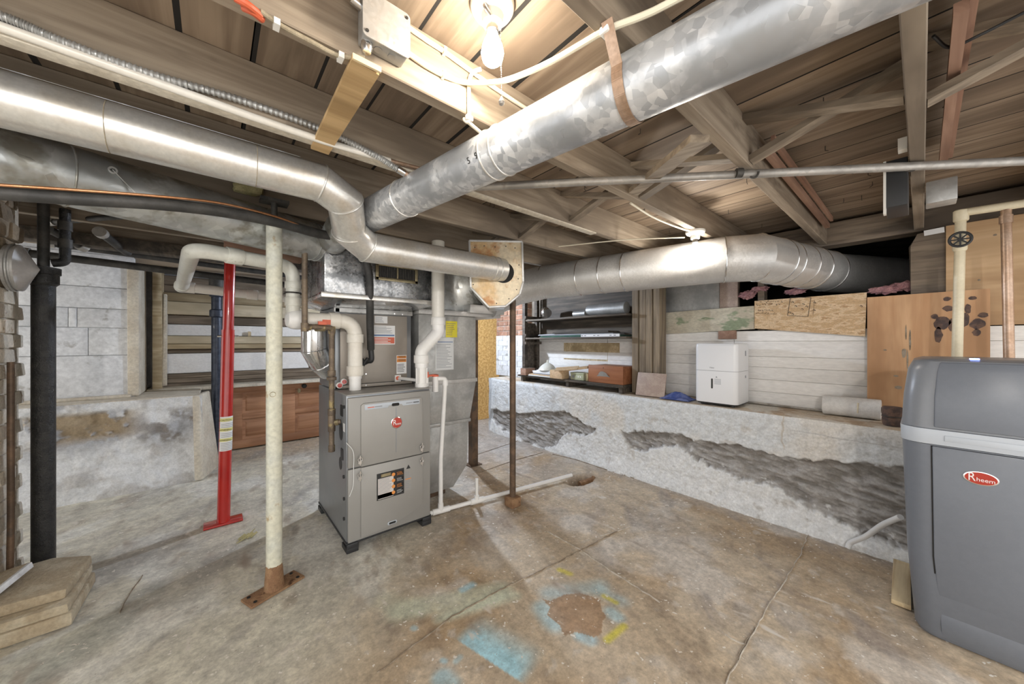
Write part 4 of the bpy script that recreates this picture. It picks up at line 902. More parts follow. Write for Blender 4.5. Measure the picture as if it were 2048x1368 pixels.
# overhead iron pipes on the left
for i, (a, b, r, lb) in enumerate(((dep(60,507,2.25),dep(640,578,3.3),.026,'black iron pipe along the top of the white block wall, lowest of the overhead runs'),
        (dep(110,444,2.1),dep(420,418,2.05),.016,'thin black pipe rising right beneath the dull duct beside the stack'),
        (dep(110,488,2.4),dep(640,560,3.6),.022,'black iron pipe above the lowest overhead run on the left'),
        (dep(158,490,2.3),dep(100,460,2.15),.022,'short capped grey pipe stub pointing at the room above the white wall'),
        (dep(205,468,2.2),dep(255,506,2.5),.024,'wider grey capped pipe stub right of the short stub'))):
    t = thing('overhead_pipe', a, lb, 'pipe', 'old overhead pipes on the left'); MB().tube([a,b], r, 16).build('pipe', 'iron_dark', t); MB().cyl(a, a+(a-b).normalized()*.04, r*1.35, 14).build('end_cap', 'steel_pipe', t)
bm1 = MB().box((-2.2,3.55,1.885), (1.2,3.68,1.964)); tag(bm1.build('ceiling_beam', 'dark_shelf', bevel=.006), 'dark old timber beam under the joists near the left wall', 'beam')
bm2 = MB().box((.05,2.72,1.79), (.46,2.80,1.93)); tag(bm2.build('red_timber', 'red_lath', bevel=.004), 'reddish timber block behind the dull duct above the cream column', 'timber')
yp = dep(497,378,1.82); yw = MB().lathe(yp, (1,0,.1), [(.02,-.06),(.03,-.03),(.034,.03),(.02,.06)], 14); tag(yw.build('insulation_scrap', 'yellow_wool', jit=.006), 'yellowish scrap of insulation tucked behind the shiny duct elbow', 'insulation')

# ---------------- chimney with whitewashed bricks
CHX = -.795
chm = thing('chimney', (CHX-.3,2.8,0), 'whitewashed brick chimney with brown rubble top at the left edge', 'chimney')
MB().box((CHX-.6,2.2,0), (CHX-.012,3.20,2.12)).build('core', 'mortar', chm, smooth=0)
bms = [MB().box((-.085,-.0995,0), (.002,.0995,.072)).mesh('brick', 'brick_white', (0,0,0), bevel=.007, bseg=2, jit=.004) for _ in range(5)]
z = .002; c = 0
while z < 1.50:
    y = 2.31+(.10 if c % 2 else 0)
    while y < 3.20:
        yc = y; sc = 1.0
        if yc+.098 > 3.215: sc = max(.3, (3.215-(yc-.098))/.196); yc = 3.215-.098*sc
        link('brick', random.choice(bms), (CHX+random.uniform(-.004,.004), yc, z), chm, scale=(1,sc,1)); y += .205
    z += .076; c += 1
sms = [MB().box((-.08,-.075,0), (.004,.075,.086)).mesh('rubble_stone', 'stone_brown', (0,0,0), bevel=.016, bseg=2, jit=.010) for _ in range(6)]
while z < 2.05:
    y = 2.28+(.08 if c % 2 else 0)
    while y < 3.16: link('rubble_stone', random.choice(sms), (CHX+random.uniform(-.012,.008), y, z), chm); y += .150
    z += .085; c += 1
MB().tube(spline([(CHX+.03,2.93,.02),(CHX+.028,2.95,.35),(CHX+.032,2.935,.75),(CHX+.028,2.95,1.15)],5), .012, 10).build('old_conduit', 'rust_post', chm)
cp = onX(22,535,CHX+.02)
cap = thing('flue_cover', (CHX+.02,cp.y,cp.z), 'conical sheet metal flue cover on the chimney side', 'cover')
MB().lathe((CHX+.012,cp.y,cp.z), (1,0,0), [(.112,0),(.112,.030),(.117,.032),(.117,.040),(.056,.07),(.0,.098)], 36).build('cone', 'duct_white', cap)
MB().ring((CHX+.03,cp.y,cp.z), (1,0,0), .115, .006, 36, 8).build('rim', 'galv_plain', cap)
# paving slabs by the chimney
def slab(poly, z0, z1, name, label, cat, mat):
    o = MB().prism(poly, (0,0,z0), (1,0,0), (0,1,0), (0,0,1), z1-z0).build(name, mat, bevel=.008, bseg=2, jit=.003); return tag(o, label, cat, 'stacked slabs by the chimney')
slab([(-.785,2.43),(-.475,2.44),(-.468,2.80),(-.62,2.90),(-.785,2.90)], 0, .055, 'stone_slab', 'lower tan concrete slab lying on the floor at the chimney foot', 'slab', 'paver')
slab([(-.785,2.44),(-.485,2.445),(-.476,2.80),(-.62,2.89),(-.785,2.88)], .056, .10, 'stone_slab', 'thin middle tan slab of the stack at the chimney foot', 'slab', 'paver')
slab([(-.785,2.50),(-.50,2.49),(-.478,2.795),(-.62,2.88),(-.785,2.86)], .101, .147, 'stone_slab', 'topmost brown edged slab of the stack at the chimney foot', 'slab', 'paver')
lb = thing('broken_board', (-.74,2.60,.148), 'short board with white painted edge leaning on the slab stack', 'board')
MB().obox((-.735,2.61,.175), V(.3,.9,.12), V(1,-.3,.25), V(-.2,-.1,1), .14, .045, .012).build('board', 'paver', lb, bevel=.003); MB().obox((-.692,2.595,.187), V(.3,.9,.12), V(1,-.3,.25), V(-.2,-.1,1), .13, .008, .013).build('painted_edge', 'white_block', lb, bevel=.002)

# ---------------- panelled door lying against the back wall
dy = 5.175
dor = thing('panelled_door', (.75,dy,.0), 'reddish brown panelled door laid on its side below the planked recess', 'door')
dx0, dx1, dz0, dz1 = .15, 1.95, .012, .735
for (x0,x1,z0,z1) in ((dx0,dx1,dz0,dz0+.095),(dx0,dx1,dz1-.075,dz1)): MB().box((x0,dy-.02,z0), (x1,dy+.02,z1)).build('stile', 'door_wood', dor, bevel=.004)
xsr = [(.15,.26),(.62,.79),(1.20,1.32),(1.82,1.95)]
for x0,x1 in xsr: MB().box((x0,dy-.02,dz0+.09), (x1,dy+.02,dz1-.07)).build('rail', 'door_wood', dor, bevel=.003)
for (a, b) in zip(xsr, xsr[1:]): MB().box((a[1],dy-.02,.345), (b[0],dy+.02,.405)).build('muntin', 'door_wood', dor, bevel=.003)
for (a, b) in zip(xsr, xsr[1:]):
    for z0, z1 in ((.107,.345),(.405,.66)):
        MB().box((a[1],dy-.004,z0), (b[0],dy+.012,z1)).build('panel_field', 'door_wood', dor, smooth=0)
        MB().loft([[(a[1]+.03,dy-.004,z0+.03),(b[0]-.03,dy-.004,z0+.03),(b[0]-.03,dy-.004,z1-.03),(a[1]+.03,dy-.004,z1-.03)],[(a[1]+.05,dy-.014,z0+.05),(b[0]-.05,dy-.014,z0+.05),(b[0]-.05,dy-.014,z1-.05),(a[1]+.05,dy-.014,z1-.05)]]).build('raised_panel', 'door_wood', dor)
kp = onY(607,770,dy-.02); MB().lathe((kp.x,dy-.02,min(kp.z,.69)), (0,-1,0), [(.024,0),(.024,.006),(.010,.010),(.010,.03),(.026,.04),(.028,.055),(.018,.066)], 20).build('knob', 'iron_black', dor)
MB().prism([(.018*math.cos(a*.5236), .03*math.sin(a*.5236)) for a in range(12)], (kp.x-.05,dy-.021,.63), (1,0,0), (0,0,1), (0,-1,0), .002).build('keyhole_plate', 'brass', dor)

# ---------------- shelving on the ledge
shf = thing('shelf_unit', (3.2,2.6,.745), 'dark old timber shelves standing on the concrete ledge', 'shelves')
MB().box((3.02,1.88,.805), (3.37,3.42,.828)).build('shelf', 'dark_shelf', shf, bevel=.003)
MB().box((3.08,1.88,1.285), (3.37,3.34,1.305)).build('shelf', 'dark_shelf', shf, bevel=.003)
MB().box((3.08,1.88,1.515), (3.37,3.34,1.537)).build('shelf', 'dark_shelf', shf, bevel=.003)
for x, y in ((3.08,3.37),(3.30,3.37)): MB().box((x,y-.02,.765), (x+.05,y+.03,1.95)).build('upright', 'dark_shelf', shf, bevel=.003)
for z in (.87,1.22,1.32,1.55): MB().box((3.08,3.33,z), (3.37,3.352,z+.035)).build('side_cleat', 'dark_shelf', shf, bevel=.003)
for y in (3.40,): MB().box((3.13,y-.01,.83), (3.30,y+.01,1.5)).build('side_board', 'dark_shelf', shf, bevel=.003)
MB().box((3.372,1.88,1.30), (3.384,3.36,1.95)).build('back_board', 'dark_shelf', shf)
for y in (1.92,2.6,3.36): MB().box((3.04,y-.02,.745), (3.36,y+.02,.805)).build('bearer', 'dark_shelf', shf)
pst = thing('timber_post', (3.25,1.73,.745), 'weathered timber post of upright planks at the right end of the shelves', 'post')
for i in range(4): MB().box((3.17-.008*(i % 2),1.59+i*.071,.747), (3.30,1.59+i*.071+.067,1.955)).build('plank', 'old_post', pst, bevel=.004, bseg=1)
MB().box((3.385,2.15,1.03), (3.396,2.95,1.24)).build('patch_board', 'gold_board', wall_right, smooth=0)
# things on the shelves
dwr = thing('drawer_box', (3.1,2.03,.829), 'reddish brown wooden drawer with shell pull on the bottom shelf', 'drawer')
MB().box((3.045,1.895,.829), (3.33,2.30,1.005)).build('body', 'drawer_wood', dwr, bevel=.004); MB().box((3.035,1.89,.829), (3.05,2.305,1.01)).build('front', 'drawer_wood', dwr, bevel=.004)
hd = MB().loft([[V(3.034-.02*math.sin(math.pi*t)*s_, 2.115+.06*math.cos(math.pi*t)*(1.3 if s_ < .5 else 1), .895+(.055*math.sin(math.pi*t))*s_) for t in [i/16 for i in range(17)]] for s_ in (.05,.45,.8,1.0)], cap=False); hd.build('shell_pull', 'galv_plain', dwr)
MB().lathe((3.036,2.115,.985), (-1,0,0), [(.005,0),(.005,.002)], 10).build('keyhole', 'dark_slot', dwr)
tin = thing('tin_box', (3.1,2.47,.829), 'small pale green printed tin on the bottom shelf beside the drawer', 'tin')
MB().box((3.05,2.38,.829), (3.17,2.56,.905)).build('body', 'tin_green', tin, bevel=.008); MB().box((3.046,2.376,.892), (3.174,2.564,.912)).build('lid', 'tin_green', tin, bevel=.006)
for y, r, mt in ((2.52,.016,'ink_grey'),(2.45,.008,'paper'),(2.42,.008,'paper')): MB().lathe((3.0495,y,.868), (-1,0,0), [(r,0),(r,.001)], 14).build('printed_dot', mt, tin)
rl = MB().cyl((3.06,2.335,.829), (3.06,2.335,.915), .020, 16); tag(rl.build('spool', 'brass', bevel=.003), 'little brassy canister between green tin and drawer', 'canister')
cb = thing('cardboard_box', (3.05,2.72,.829), 'torn brown cardboard carton poking out over the bottom shelf edge', 'box')
MB().box((3.0,2.64,.829), (3.12,2.83,.925)).build('carton', 'cardboard', cb, bevel=.002); MB().obox((3.03,2.60,.95), V(.5,-.9,.1), V(.8,.4,.3), V(-.2,0,1), .13, .05, .003).build('flap', 'cardboard', cb)
MB().obox((3.12,2.50,.955), V(.2,-.95,.15), V(1,.2,.1), V(0,0,1), .13, .045, .012).build('flap', 'cardboard', cb)
for i in range(6):
    o = MB().obox((3.13+.01*i, 3.02+.03*math.sin(i*2.1), .832+.012*i+.004), V(1,.1*math.sin(i),0), V(0,1,0), UP, .12-.006*i, .19-.01*i, .0055)
    tag(o.build('paper_stack', ('paper_grey','cardboard','ink_grey','paper','paper_grey','paper')[i], smooth=0), ('lowest grey','brown cardboard','dark grey','off white','upper grey','topmost white')[i]+' sheet bundle in the paper pile on the bottom shelf', 'papers', 'paper pile on the bottom shelf')
lsh = MB().lathe((3.16,3.02,.905), UP, [(.118,0),(.112,.012),(.075,.055),(.03,.085),(.012,.09),(.010,.115),(.004,.125)], 26); tag(lsh.build('lamp_shade', 'pvc_grey'), 'small dusty bell shaped lamp shade on top of the papers', 'shade')
ob = thing('wooden_box', (3.1,3.33,.829), 'end of a small wooden box at the far left of the bottom shelf', 'box')
MB().box((2.995,3.24,.829), (3.16,3.34,.915)).build('box_body', 'red_lath', ob, bevel=.003); MB().box((3.0,3.25,.905), (3.155,3.33,.917)).build('box_lid', 'dark_shelf', ob)
for i, (y0, y1, x0, mt, nm) in enumerate(((1.95,3.1,3.10,'green_cloth','dark green folded sheet lowest on the middle shelf'),(2.05,3.15,3.12,'ink_grey','grey flattened sheet metal piece on the middle shelf'),(2.1,2.9,3.11,'dark_shelf','dark bundled cloth on top of the middle shelf pile'))):
    m = MB().loft([[(x0+.0,y0,1.307+.022*i),(x0+.22,y0,1.307+.022*i),(x0+.22,y0+.02,1.325+.022*i),(x0+.01,y0+.02,1.325+.022*i)],[(x0+.01,(y0+y1)/2,1.307+.022*i),(x0+.21,(y0+y1)/2,1.307+.022*i),(x0+.21,(y0+y1)/2,1.332+.022*i),(x0+.02,(y0+y1)/2,1.330+.022*i)],[(x0,y1,1.307+.022*i),(x0+.22,y1,1.307+.022*i),(x0+.2,y1,1.32+.022*i),(x0+.02,y1,1.322+.022*i)]])
    tag(m.build('folded_sheet', mt), nm, 'sheet', 'flat bundles on the middle shelf')
wb = thing('white_bar', (3.085,2.2,1.306), 'white printed plastic strip along the front of the middle shelf', 'strip')
MB().box((3.083,1.96,1.3055), (3.092,2.44,1.333)).build('strip', 'white_plastic', wb)
m = MB()
for y in (2.0,2.05,2.2,2.25,2.37,2.41): m.box((3.082,y,1.316), (3.083,y+.025,1.322))
m.build('print_marks', 'ink', wb, smooth=0)
mh = MB().tube(spline([(3.12,2.98,1.60),(3.14,3.03,1.615),(3.2,3.09,1.61)],6), [.055+.012*math.sin(i*.4) for i in range(13)], 22); tag(mh.build('metal_elbow', 'chrome'), 'shiny bent metal elbow on the top shelf', 'duct fitting')
mc = MB().cyl((3.20,1.95,1.60), (3.20,2.42,1.60), .062, 26); tag(mc.build('metal_tube', 'galv_plain'), 'wide short galvanized tube lying on the top shelf', 'tube')
mc = MB().cyl((3.16,2.43,1.57), (3.16,2.60,1.57), .032, 22); tag(mc.build('metal_tube', 'galv_plain'), 'narrow galvanized tube end left of the wide tube on the top shelf', 'tube')
ti = MB().obox((3.085,1.63,.855), V(.06,-1,0), V(-.22,0,-1), V(1,0,-.22), .135, .108, .007); tag(ti.build('floor_tile', 'tile_pink', bevel=.003), 'square pinkish brown tile leaning on the timber post', 'tile')
bc = [V(3.10,1.37,.742), V(3.07,1.44,.742)]
m = MB(); n = 14; rr = []
for i in range(n):
    for j in range(n):
        u = i/(n-1); v = j/(n-1); rr.append((3.03+.16*u, 1.27+.25*v, .742+.035*math.sin(math.pi*u)*math.sin(math.pi*v)*(1+.7*math.sin(9*u+5*v))+.006))
m.add(rr, [(i*n+j, i*n+j+1, (i+1)*n+j+1, (i+1)*n+j) for i in range(n-1) for j in range(n-1)])
rag = m.build('blue_rag', 'cloth_blue'); md = rag.modifiers.new('solid', 'SOLIDIFY'); md.thickness = .006; tag(rag, 'crumpled dark blue rag on the ledge beside the dehumidifier', 'rag')

# ---------------- dehumidifier
deh = thing('dehumidifier', (3.17,1.06,.745), 'white dehumidifier with narrow water window standing on the ledge', 'dehumidifier')
dc = V(3.165,1.062,0); hx, hy = .145, .155
def dsec(z, s=1.0, r=.035): return [(dc.x+a*s, dc.y+b*s, z) for a, b in rrect(hx, hy, r)]
MB().loft([dsec(.768,.985),dsec(.776,1.0),dsec(1.02,1.0)]).build('tank_half', 'white_plastic', deh)
MB().loft([dsec(1.023,1.0),dsec(1.215,1.0),dsec(1.232,.985),dsec(1.238,.95)]).build('upper_half', 'white_plastic', deh)
MB().loft([dsec(1.018,.985),dsec(1.026,.985)]).build('seam', 'ink_grey', deh)
MB().loft([dsec(.757,.93),dsec(.770,.95)]).build('base', 'black_plastic', deh)
for a in (-1,1):
    for b in (-1,1): MB().cyl((dc.x+a*.10,dc.y+b*.11,.744), (dc.x+a*.10,dc.y+b*.11,.76), .014, 12).build('foot', 'black_plastic', deh)
fx = dc.x-hx
MB().prism([(a,b) for a,b in rrect(.0065,.040,.006)], (fx+.001,1.085,.92), (0,-1,0), (0,0,1), (-1,0,0), .002).build('water_window', 'dark_glass', deh)
text('maker_name', 'Haier', .016, (fx-.0006,1.085,1.046), (0,-1,0), (0,0,1), 'ink_grey', deh)
m = MB()
for z in (.955,.945,.936,.927,.918): m.box((fx-.0008,1.02,z), (fx+.0005,1.067,z+.003))
m.build('print_lines', 'ink_grey', deh, smooth=0)
MB().prism([(0,.007),(.007,-.005),(-.007,-.005)], (fx-.0008,1.052,.974), (0,-1,0), (0,0,1), (-1,0,0), .0006).build('warning_mark', 'ink_grey', deh, smooth=0)
for z0, z1, y in ((1.14,1.18,0),(.965,.985,0)): MB().box((dc.x+.03,dc.y-hy-.001,z0), (dc.x+.055,dc.y-hy+.002,z1)).build('side_slot', 'ink_grey', deh, smooth=0)

# ---------------- paper towel, stake, lid and small stuff on the ledge
pt = thing('paper_towel_roll', (3.27,.31,.746), 'white paper towel roll lying on the ledge', 'paper roll')
prof = [(.019,0),(.064,.0),(.0655,.003),(.0655,.277),(.064,.28),(.019,.28)]
MB().lathe((3.27,.17,.812), (0,1,0), prof, 36).build('roll', 'towel', pt); MB().lathe((3.27,.1695,.812), (0,1,0), [(.0195,0),(.0195,.001)], 20).build('core_hole', 'dark_slot', pt)
stk = MB().tube([onX(1715,826,3.16),onX(1716,806,3.16)], [.0035,.005], 10); tag(stk.build('nail_stake', 'pvc_cream'), 'small pale stake standing in front of the paper towel roll', 'stake')
tb = MB().tube([V(3.36,.93,.755),V(3.355,.60,.752),V(3.345,.20,.752)], .008, 12); tag(tb.build('thin_rod', 'steel_pipe'), 'thin rod lying at the back of the ledge behind the paper towel roll', 'rod')
jar = thing('black_jar', (3.17,.09,.745), 'dark grimy jar on the ledge beside the water softener', 'jar')
MB().lathe((3.13,.115,.745), UP, [(.040,0),(.045,.01),(.045,.045),(.041,.05),(.041,.055),(.046,.06),(.046,.105),(.04,.112)], 22).build('body', 'black_mould', jar); MB().ring((3.13,.115,.80), UP, .045, .003, 22, 6).build('rim', 'iron_dark', jar)

# ---------------- boards covering the wall opening
gp = MB().prism([(.885,1.355),(1.66,1.325),(1.66,1.535),(.885,1.545)], (3.345,0,0), (0,1,0), (0,0,1), (1,0,0), .03); tag(gp.build('painted_plank', 'green_plank', bevel=.003), 'plank with peeling white and green paint above the dehumidifier', 'plank')
osb = thing('osb_board', (3.34,.56,1.29), 'speckled strand board offcut with handwriting and a drawn square', 'board')
MB().prism([(.248,1.288),(.880,1.359),(.880,1.582),(.240,1.583)], (3.335,0,0), (0,1,0), (0,0,1), (1,0,0), .012).build('sheet', 'osb', osb)
m = MB()
def ow(px, py): return onX(px, py, 3.334)
def stroke(m, pts, w):
    pts = [ow(*p) for p in pts]
    for a, b in zip(pts, pts[1:]): m.bar(a, b, w, .0008, ref=(1,0,0))
stroke(m, [(1581,594),(1622,595),(1616,633),(1575,631),(1581,594)], .003)
m.build('drawn_square', 'ink', osb, smooth=0)
m = MB()
for row, (y, x0, x1) in enumerate(((603,1513,1566),(609,1513,1560),(621,1515,1545),(626,1511,1553))):
    x = x0
    while x < x1:
        w = random.uniform(2, 4.5); yy_ = y+random.uniform(-.8,.8)
        if random.random() < .8: stroke(m, [(x,yy_+random.uniform(-2,2)),(x+w*.5,yy_+random.uniform(-2.5,2.5)),(x+w,yy_+random.uniform(-2,2))], .0022)
        x += w+random.uniform(.5,2.5)
for (x, y) in ((1585,604),(1591,612),(1606,608),(1613,613),(1604,618),(1579,625),(1585,628),(1629,605),(1628,620),(1722,612)): stroke(m, [(x-2,y+1),(x,y-1.5),(x+3,y+.6),(x+1,y+2)], .0028)
stroke(m, [(1511,626),(1535,628),(1553,628)], .0015); stroke(m, [(1629,600),(1626,630)], .0012)
m.build('handwriting', 'ink', osb, smooth=0)
ply = thing('plywood_sheet', (3.33,0,.748), 'orange fir plywood panel with dark mould spots standing on the ledge', 'plywood')
MB().prism([(-.25,.747),(.237,.747),(.237,1.548),(-.25,1.551)], (3.325,0,0), (0,1,0), (0,0,1), (1,0,0), .018).build('sheet', 'fir_ply', ply)
def blot(par, px, py, rx, ry, X_, mat='black_mould', k=14):
    c = onX(px, py, X_); s = c.x/F/ray(px, py).x; pts = [(rx*s*1.35*math.cos(2*math.pi*i/k)*random.uniform(.8,1.15), ry*s*math.sin(2*math.pi*i/k)*random.uniform(.85,1.1)) for i in range(k)]
    MB().prism(pts, (X_,c.y,c.z), (0,-1,0), (0,0,1), (-1,0,0), .0006).build('mould_spot', mat, par, smooth=0)
for a in ((1869,633,4,5),(1894,598,4,4.5),(1896,617,5,6),(1884,646,8,14),(1877,670,4,16),(1930,640,4,14),(1945,596,4,4),(1966,630,5,5),(1955,648,7,11),(1953,665,4,7),(1903,650,3,14),(1936,618,3,10)): blot(ply, *a, 3.3246)
for a in ((1820,680,1.2,22),(1812,665,.8,16),(1808,706,2.5,10),(1797,775,4,3.5),(1770,700,2,1.5),(1815,720,1,20),(1792,752,2.5,2)): blot(ply, *a, 3.3246, 'crack')
pl2 = thing('plywood_sheet', (3.40,-.6,1.335), 'tall pale plywood sheet behind the cream and copper pipes', 'plywood')
MB().prism([(-1.5,1.36),(-.095,1.345),(-.095,1.953),(-1.5,1.953)], (3.378,0,0), (0,1,0), (0,0,1), (1,0,0), .018).build('sheet', 'pale_ply', pl2)
for a in ((1990,470,2,2),(1958,560,1.5,2),(2010,520,2,1.5)): blot(pl2, *a, 3.3776, 'crack')
gs = MB().prism([(-.095,1.51),(.045,1.51),(.05,1.86),(.02,1.93),(-.095,1.95)], (3.385,0,0), (0,1,0), (0,0,1), (1,0,0), .03); tag(gs.build('grey_board', 'beam_wood', jit=.006), 'grey weathered board closing the opening beside the pale plywood', 'board')
tg = MB().obox(onX(1868,463,3.36), V(0,-1,.06), V(0,.06,1), V(1,0,0), .04, .016, .002); tag(tg.build('white_tag', 'paper', smooth=0), 'small white card stuck at the top of the wall opening', 'card')
wd_ = MB().box((3.352,1.02,1.275), (3.384,1.155,1.352)); tag(wd_.build('wood_block', 'red_lath', bevel=.003), 'short brown wood block on the white wall right above the dehumidifier', 'block')
stdb = MB().box((3.40,1.02,1.50), (3.43,1.16,1.80)); tag(stdb.build('pink_board', 'tile_pink', bevel=.003), 'short pinkish upright board behind the peeling plank', 'board')
mtl = MB().box((3.425,1.17,1.34), (3.43,1.66,1.80)); tag(mtl.build('metal_sheet', 'galv_plain', smooth=0), 'dark sheet of metal closing the opening behind the peeling plank', 'sheet')
# insulation tufts
def tuft(c, r, sx, label):
    m = MB(); bmx = bmesh.new(); bmesh.ops.create_icosphere(bmx, subdivisions=3, radius=1)
    vs = []
    for v in bmx.verts:
        p = v.co; k = 1+.35*math.sin(7*p.x+3*p.y+c[0])*math.sin(6*p.y+5*p.z)+random.uniform(-.13,.13); vs.append((c[0]+p.x*r*.7*k, c[1]+p.y*r*sx*k, c[2]+p.z*r*.75*k))
    bmx.verts.index_update(); m.add(vs, [[v.index for v in f.verts] for f in bmx.faces]); bmx.free()
    tag(m.build('insulation_tuft', 'insulation'), label, 'insulation', 'pink insulation tufts in the wall opening')
tuft(onX(1495,590,3.42), .045, 1.2, 'pink insulation tuft at the left end of the strand board')
tuft(onX(1520,578,3.44), .035, 1.6, 'pink insulation tuft on the top edge of the strand board near its left end')
tuft(onX(1590,583,3.42), .03, 2.0, 'dark pink insulation tuft above the drawn square')
tuft(onX(1770,580,3.44), .035, 2.0, 'pink insulation tuft in the gap above the fir panel')
tuft(onX(1815,572,3.46), .04, 2.0, 'pink insulation tuft beneath the fat duct where it enters the wall')
tuft(onX(1312,592,3.36), .035, .6, 'brownish insulation tuft on the right edge of the timber post')
# ---------------- water pipes on the right
cw = thing('cream_pipe', (3.0,-.13,1.0), 'cream plastic water pipe with black round valve handle', 'pipe')
pa = V(2.995,-.135,1.965); 
MB().tube(fillet([V(2.99,-.115,.80),V(2.995,-.133,1.90),V(2.995,-.135,1.93),V(2.98,-.9,1.90)], .03, 6), .0195, 20).build('pipe', 'pvc_cream', cw)
MB().lathe((2.995,-.134,1.885), UP, [(.024,0),(.027,.005),(.027,.055),(.022,.06)], 20).build('elbow_hub', 'pvc_cream', cw)
vz = 1.25+(684-482)/700*1.85
MB().lathe((2.993,-.13,vz-.055), UP, [(.022,0),(.026,.01),(.026,.04),(.022,.05)], 18).build('valve_body', 'pvc_cream', cw)
wh = MB().ring((2.955,-.13,vz), (-1,0,.0), .036, .006, 24, 8)
for i in range(4):
    a = i*math.pi/4; d_ = V(0,math.cos(a),math.sin(a))*.034; wh.bar(V(2.955,-.13,vz)-d_, V(2.955,-.13,vz)+d_, .006, .006)
wh.cyl((2.95,-.13,vz), (2.985,-.13,vz), .008, 10); wh.build('hand_wheel', 'black_plastic', cw)
cw2 = thing('copper_pipe', (3.0,-.275,1.0), 'dull copper water pipe rising behind the water softener', 'pipe')
MB().tube(fillet([V(2.99,-.285,.80),V(3.0,-.272,1.87),V(3.0,-.272,1.925),V(2.985,-.95,1.95)], .03, 6), .0175, 18).build('pipe', 'copper_dull', cw2); MB().cyl((3.0,-.272,1.84), (3.0,-.272,1.88), .0215, 16).build('solder_joint', 'copper_dull', cw2)
# galvanized conduit run across the joists
gpipe = thing('steel_pipe', (1.67,.46,1.95), 'long galvanized pipe running diagonally under the joists', 'pipe')
g0, g1 = hz(2048,322,1.945), hz(975,373,1.945); gd = (g0-g1).normalized()
MB().tube([g1-gd*.25, g0+gd*.6], .0165, 18).build('pipe', 'steel_pipe', gpipe)
for px, py in ((1478,346),(1820,334)): p = hz(px, py, 1.945); MB().cyl(p-gd*.012, p+gd*.012, .0185, 16).build('coupling', 'iron_dark', gpipe)
hk = hz(1508,345,1.945); MB().tube([hk+V(.0,0,.02)+V(.02*math.cos(a),0,.0)+gd.cross(UP)*.022*math.cos(a)+UP*(-.022*math.sin(a)-.02) for a in [math.radians(t) for t in range(0,181,15)]], .004, 8).build('hook', 'iron_dark', gpipe)
# ---------------- water softener
wsf = thing('water_softener', (2.57,-.15,0), 'tall dark grey water softener cabinet with oval red badge', 'water softener')
sc_ = V(2.565,-.155,0)
def ssec(z, hx, hy, r=.07, ox=0): return [(sc_.x+ox+a, sc_.y+b, z) for a, b in rrect(hx, hy, r, 8)]
MB().loft([ssec(.0,.235,.165,.06),ssec(.02,.245,.175,.06),ssec(.35,.262,.198),ssec(.82,.272,.212)]).build('body', 'softener_grey', wsf, smooth=45)
MB().loft([ssec(.822,.276,.216),ssec(.885,.278,.218)]).build('band', 'softener_band', wsf, bevel=.002)
MB().loft([ssec(.887,.274,.214),ssec(1.02,.268,.208),ssec(1.13,.255,.196),ssec(1.168,.240,.180),ssec(1.178,.215,.155)]).build('lid', 'softener_lid', wsf, smooth=45)
MB().loft([[(2.3215,-.267,.128),(2.3215,-.043,.128),(2.36,-.043,.128),(2.36,-.267,.128)],[(2.2995,-.289,.35),(2.2995,-.0295,.35),(2.33,-.0295,.35),(2.33,-.289,.35)],[(2.2905,-.304,.816),(2.2905,-.0245,.816),(2.32,-.0245,.816),(2.32,-.304,.816)]]).build('panel_gap', 'dark_slot', wsf)
# front panel, kick plate and lid face stand proud of the shell
def fsec(z, x, y0, y1, d=.012): return [(x,y0,z),(x,y1,z),(x+d,y1,z),(x+d,y0,z)]
MB().loft([fsec(.13,2.317,-.262,-.048),fsec(.35,2.296,-.285,-.033),fsec(.815,2.286,-.30,-.028)]).build('front_panel', 'softener_grey', wsf, bevel=.004)
MB().loft([fsec(.012,2.322,-.25,-.055),fsec(.06,2.312,-.262,-.052),fsec(.125,2.316,-.265,-.050)]).build('kick_plate', 'softener_grey', wsf, bevel=.004)
MB().loft([fsec(.895,2.283,-.295,-.033),fsec(1.02,2.290,-.292,-.034),fsec(1.13,2.306,-.285,-.042),fsec(1.165,2.318,-.275,-.05)]).build('lid_face', 'softener_grey', wsf, bevel=.006)
MB().obox((2.288,-.16,.853), V(0,1,0), V(0,0,1), V(1,0,0), .10, .012, .003).build('band_grip', 'softener_band', wsf, bevel=.002)
MB().obox((2.37,-.14,1.1785), V(1,0,0), V(0,1,0), UP, .018, .012, .004).build('status_light', 'led_blue', wsf)
lc_ = V(2.2865,-.150,.715); ln = V(-1,0,.02)
ov = MB().lathe((0,0,0), (-1,0,0), [(1.0,0),(1.0,.0015),(.93,.002)], 40); ov.v = [(lc_.x+p[0], lc_.y+p[1]*.043, lc_.z+p[2]*.026) for p in ov.v]; bo = ov.build('badge', 'chrome', wsf)
ov = MB().lathe((0,0,0), (-1,0,0), [(1.0,.0018),(1.0,.0026)], 40); ov.v = [(lc_.x+p[0], lc_.y+p[1]*.039, lc_.z+p[2]*.023) for p in ov.v]; ov.build('badge_field', 'logo_red', bo)
text('badge_letters', 'R', .046, lc_+V(-.003,.022,.001), (0,-1,0), (0,0,1), 'logo_white', bo, sx=.72)
text('badge_letters', 'heem', .0215, lc_+V(-.003,-.0115,-.005), (0,-1,0), (0,0,1), 'logo_white', bo, sx=.95)
bbd = MB().obox((2.70,.068,.012), V(1,.02,0), V(0,1,0), UP, .235, .032, .011); tag(bbd.build('floor_board', 'cut_wood', bevel=.003), 'pale wooden plank on the floor beside the water softener base', 'plank')
dh = MB().tube(spline([V(2.66,.07,.36),V(2.78,.14,.25),V(2.86,.21,.13),V(2.905,.275,.05),V(2.90,.29,.012)],8), .0135, 14); tag(dh.build('drain_hose', 'paper_grey'), 'pale grey drain hose reaching the floor behind the water softener', 'hose')
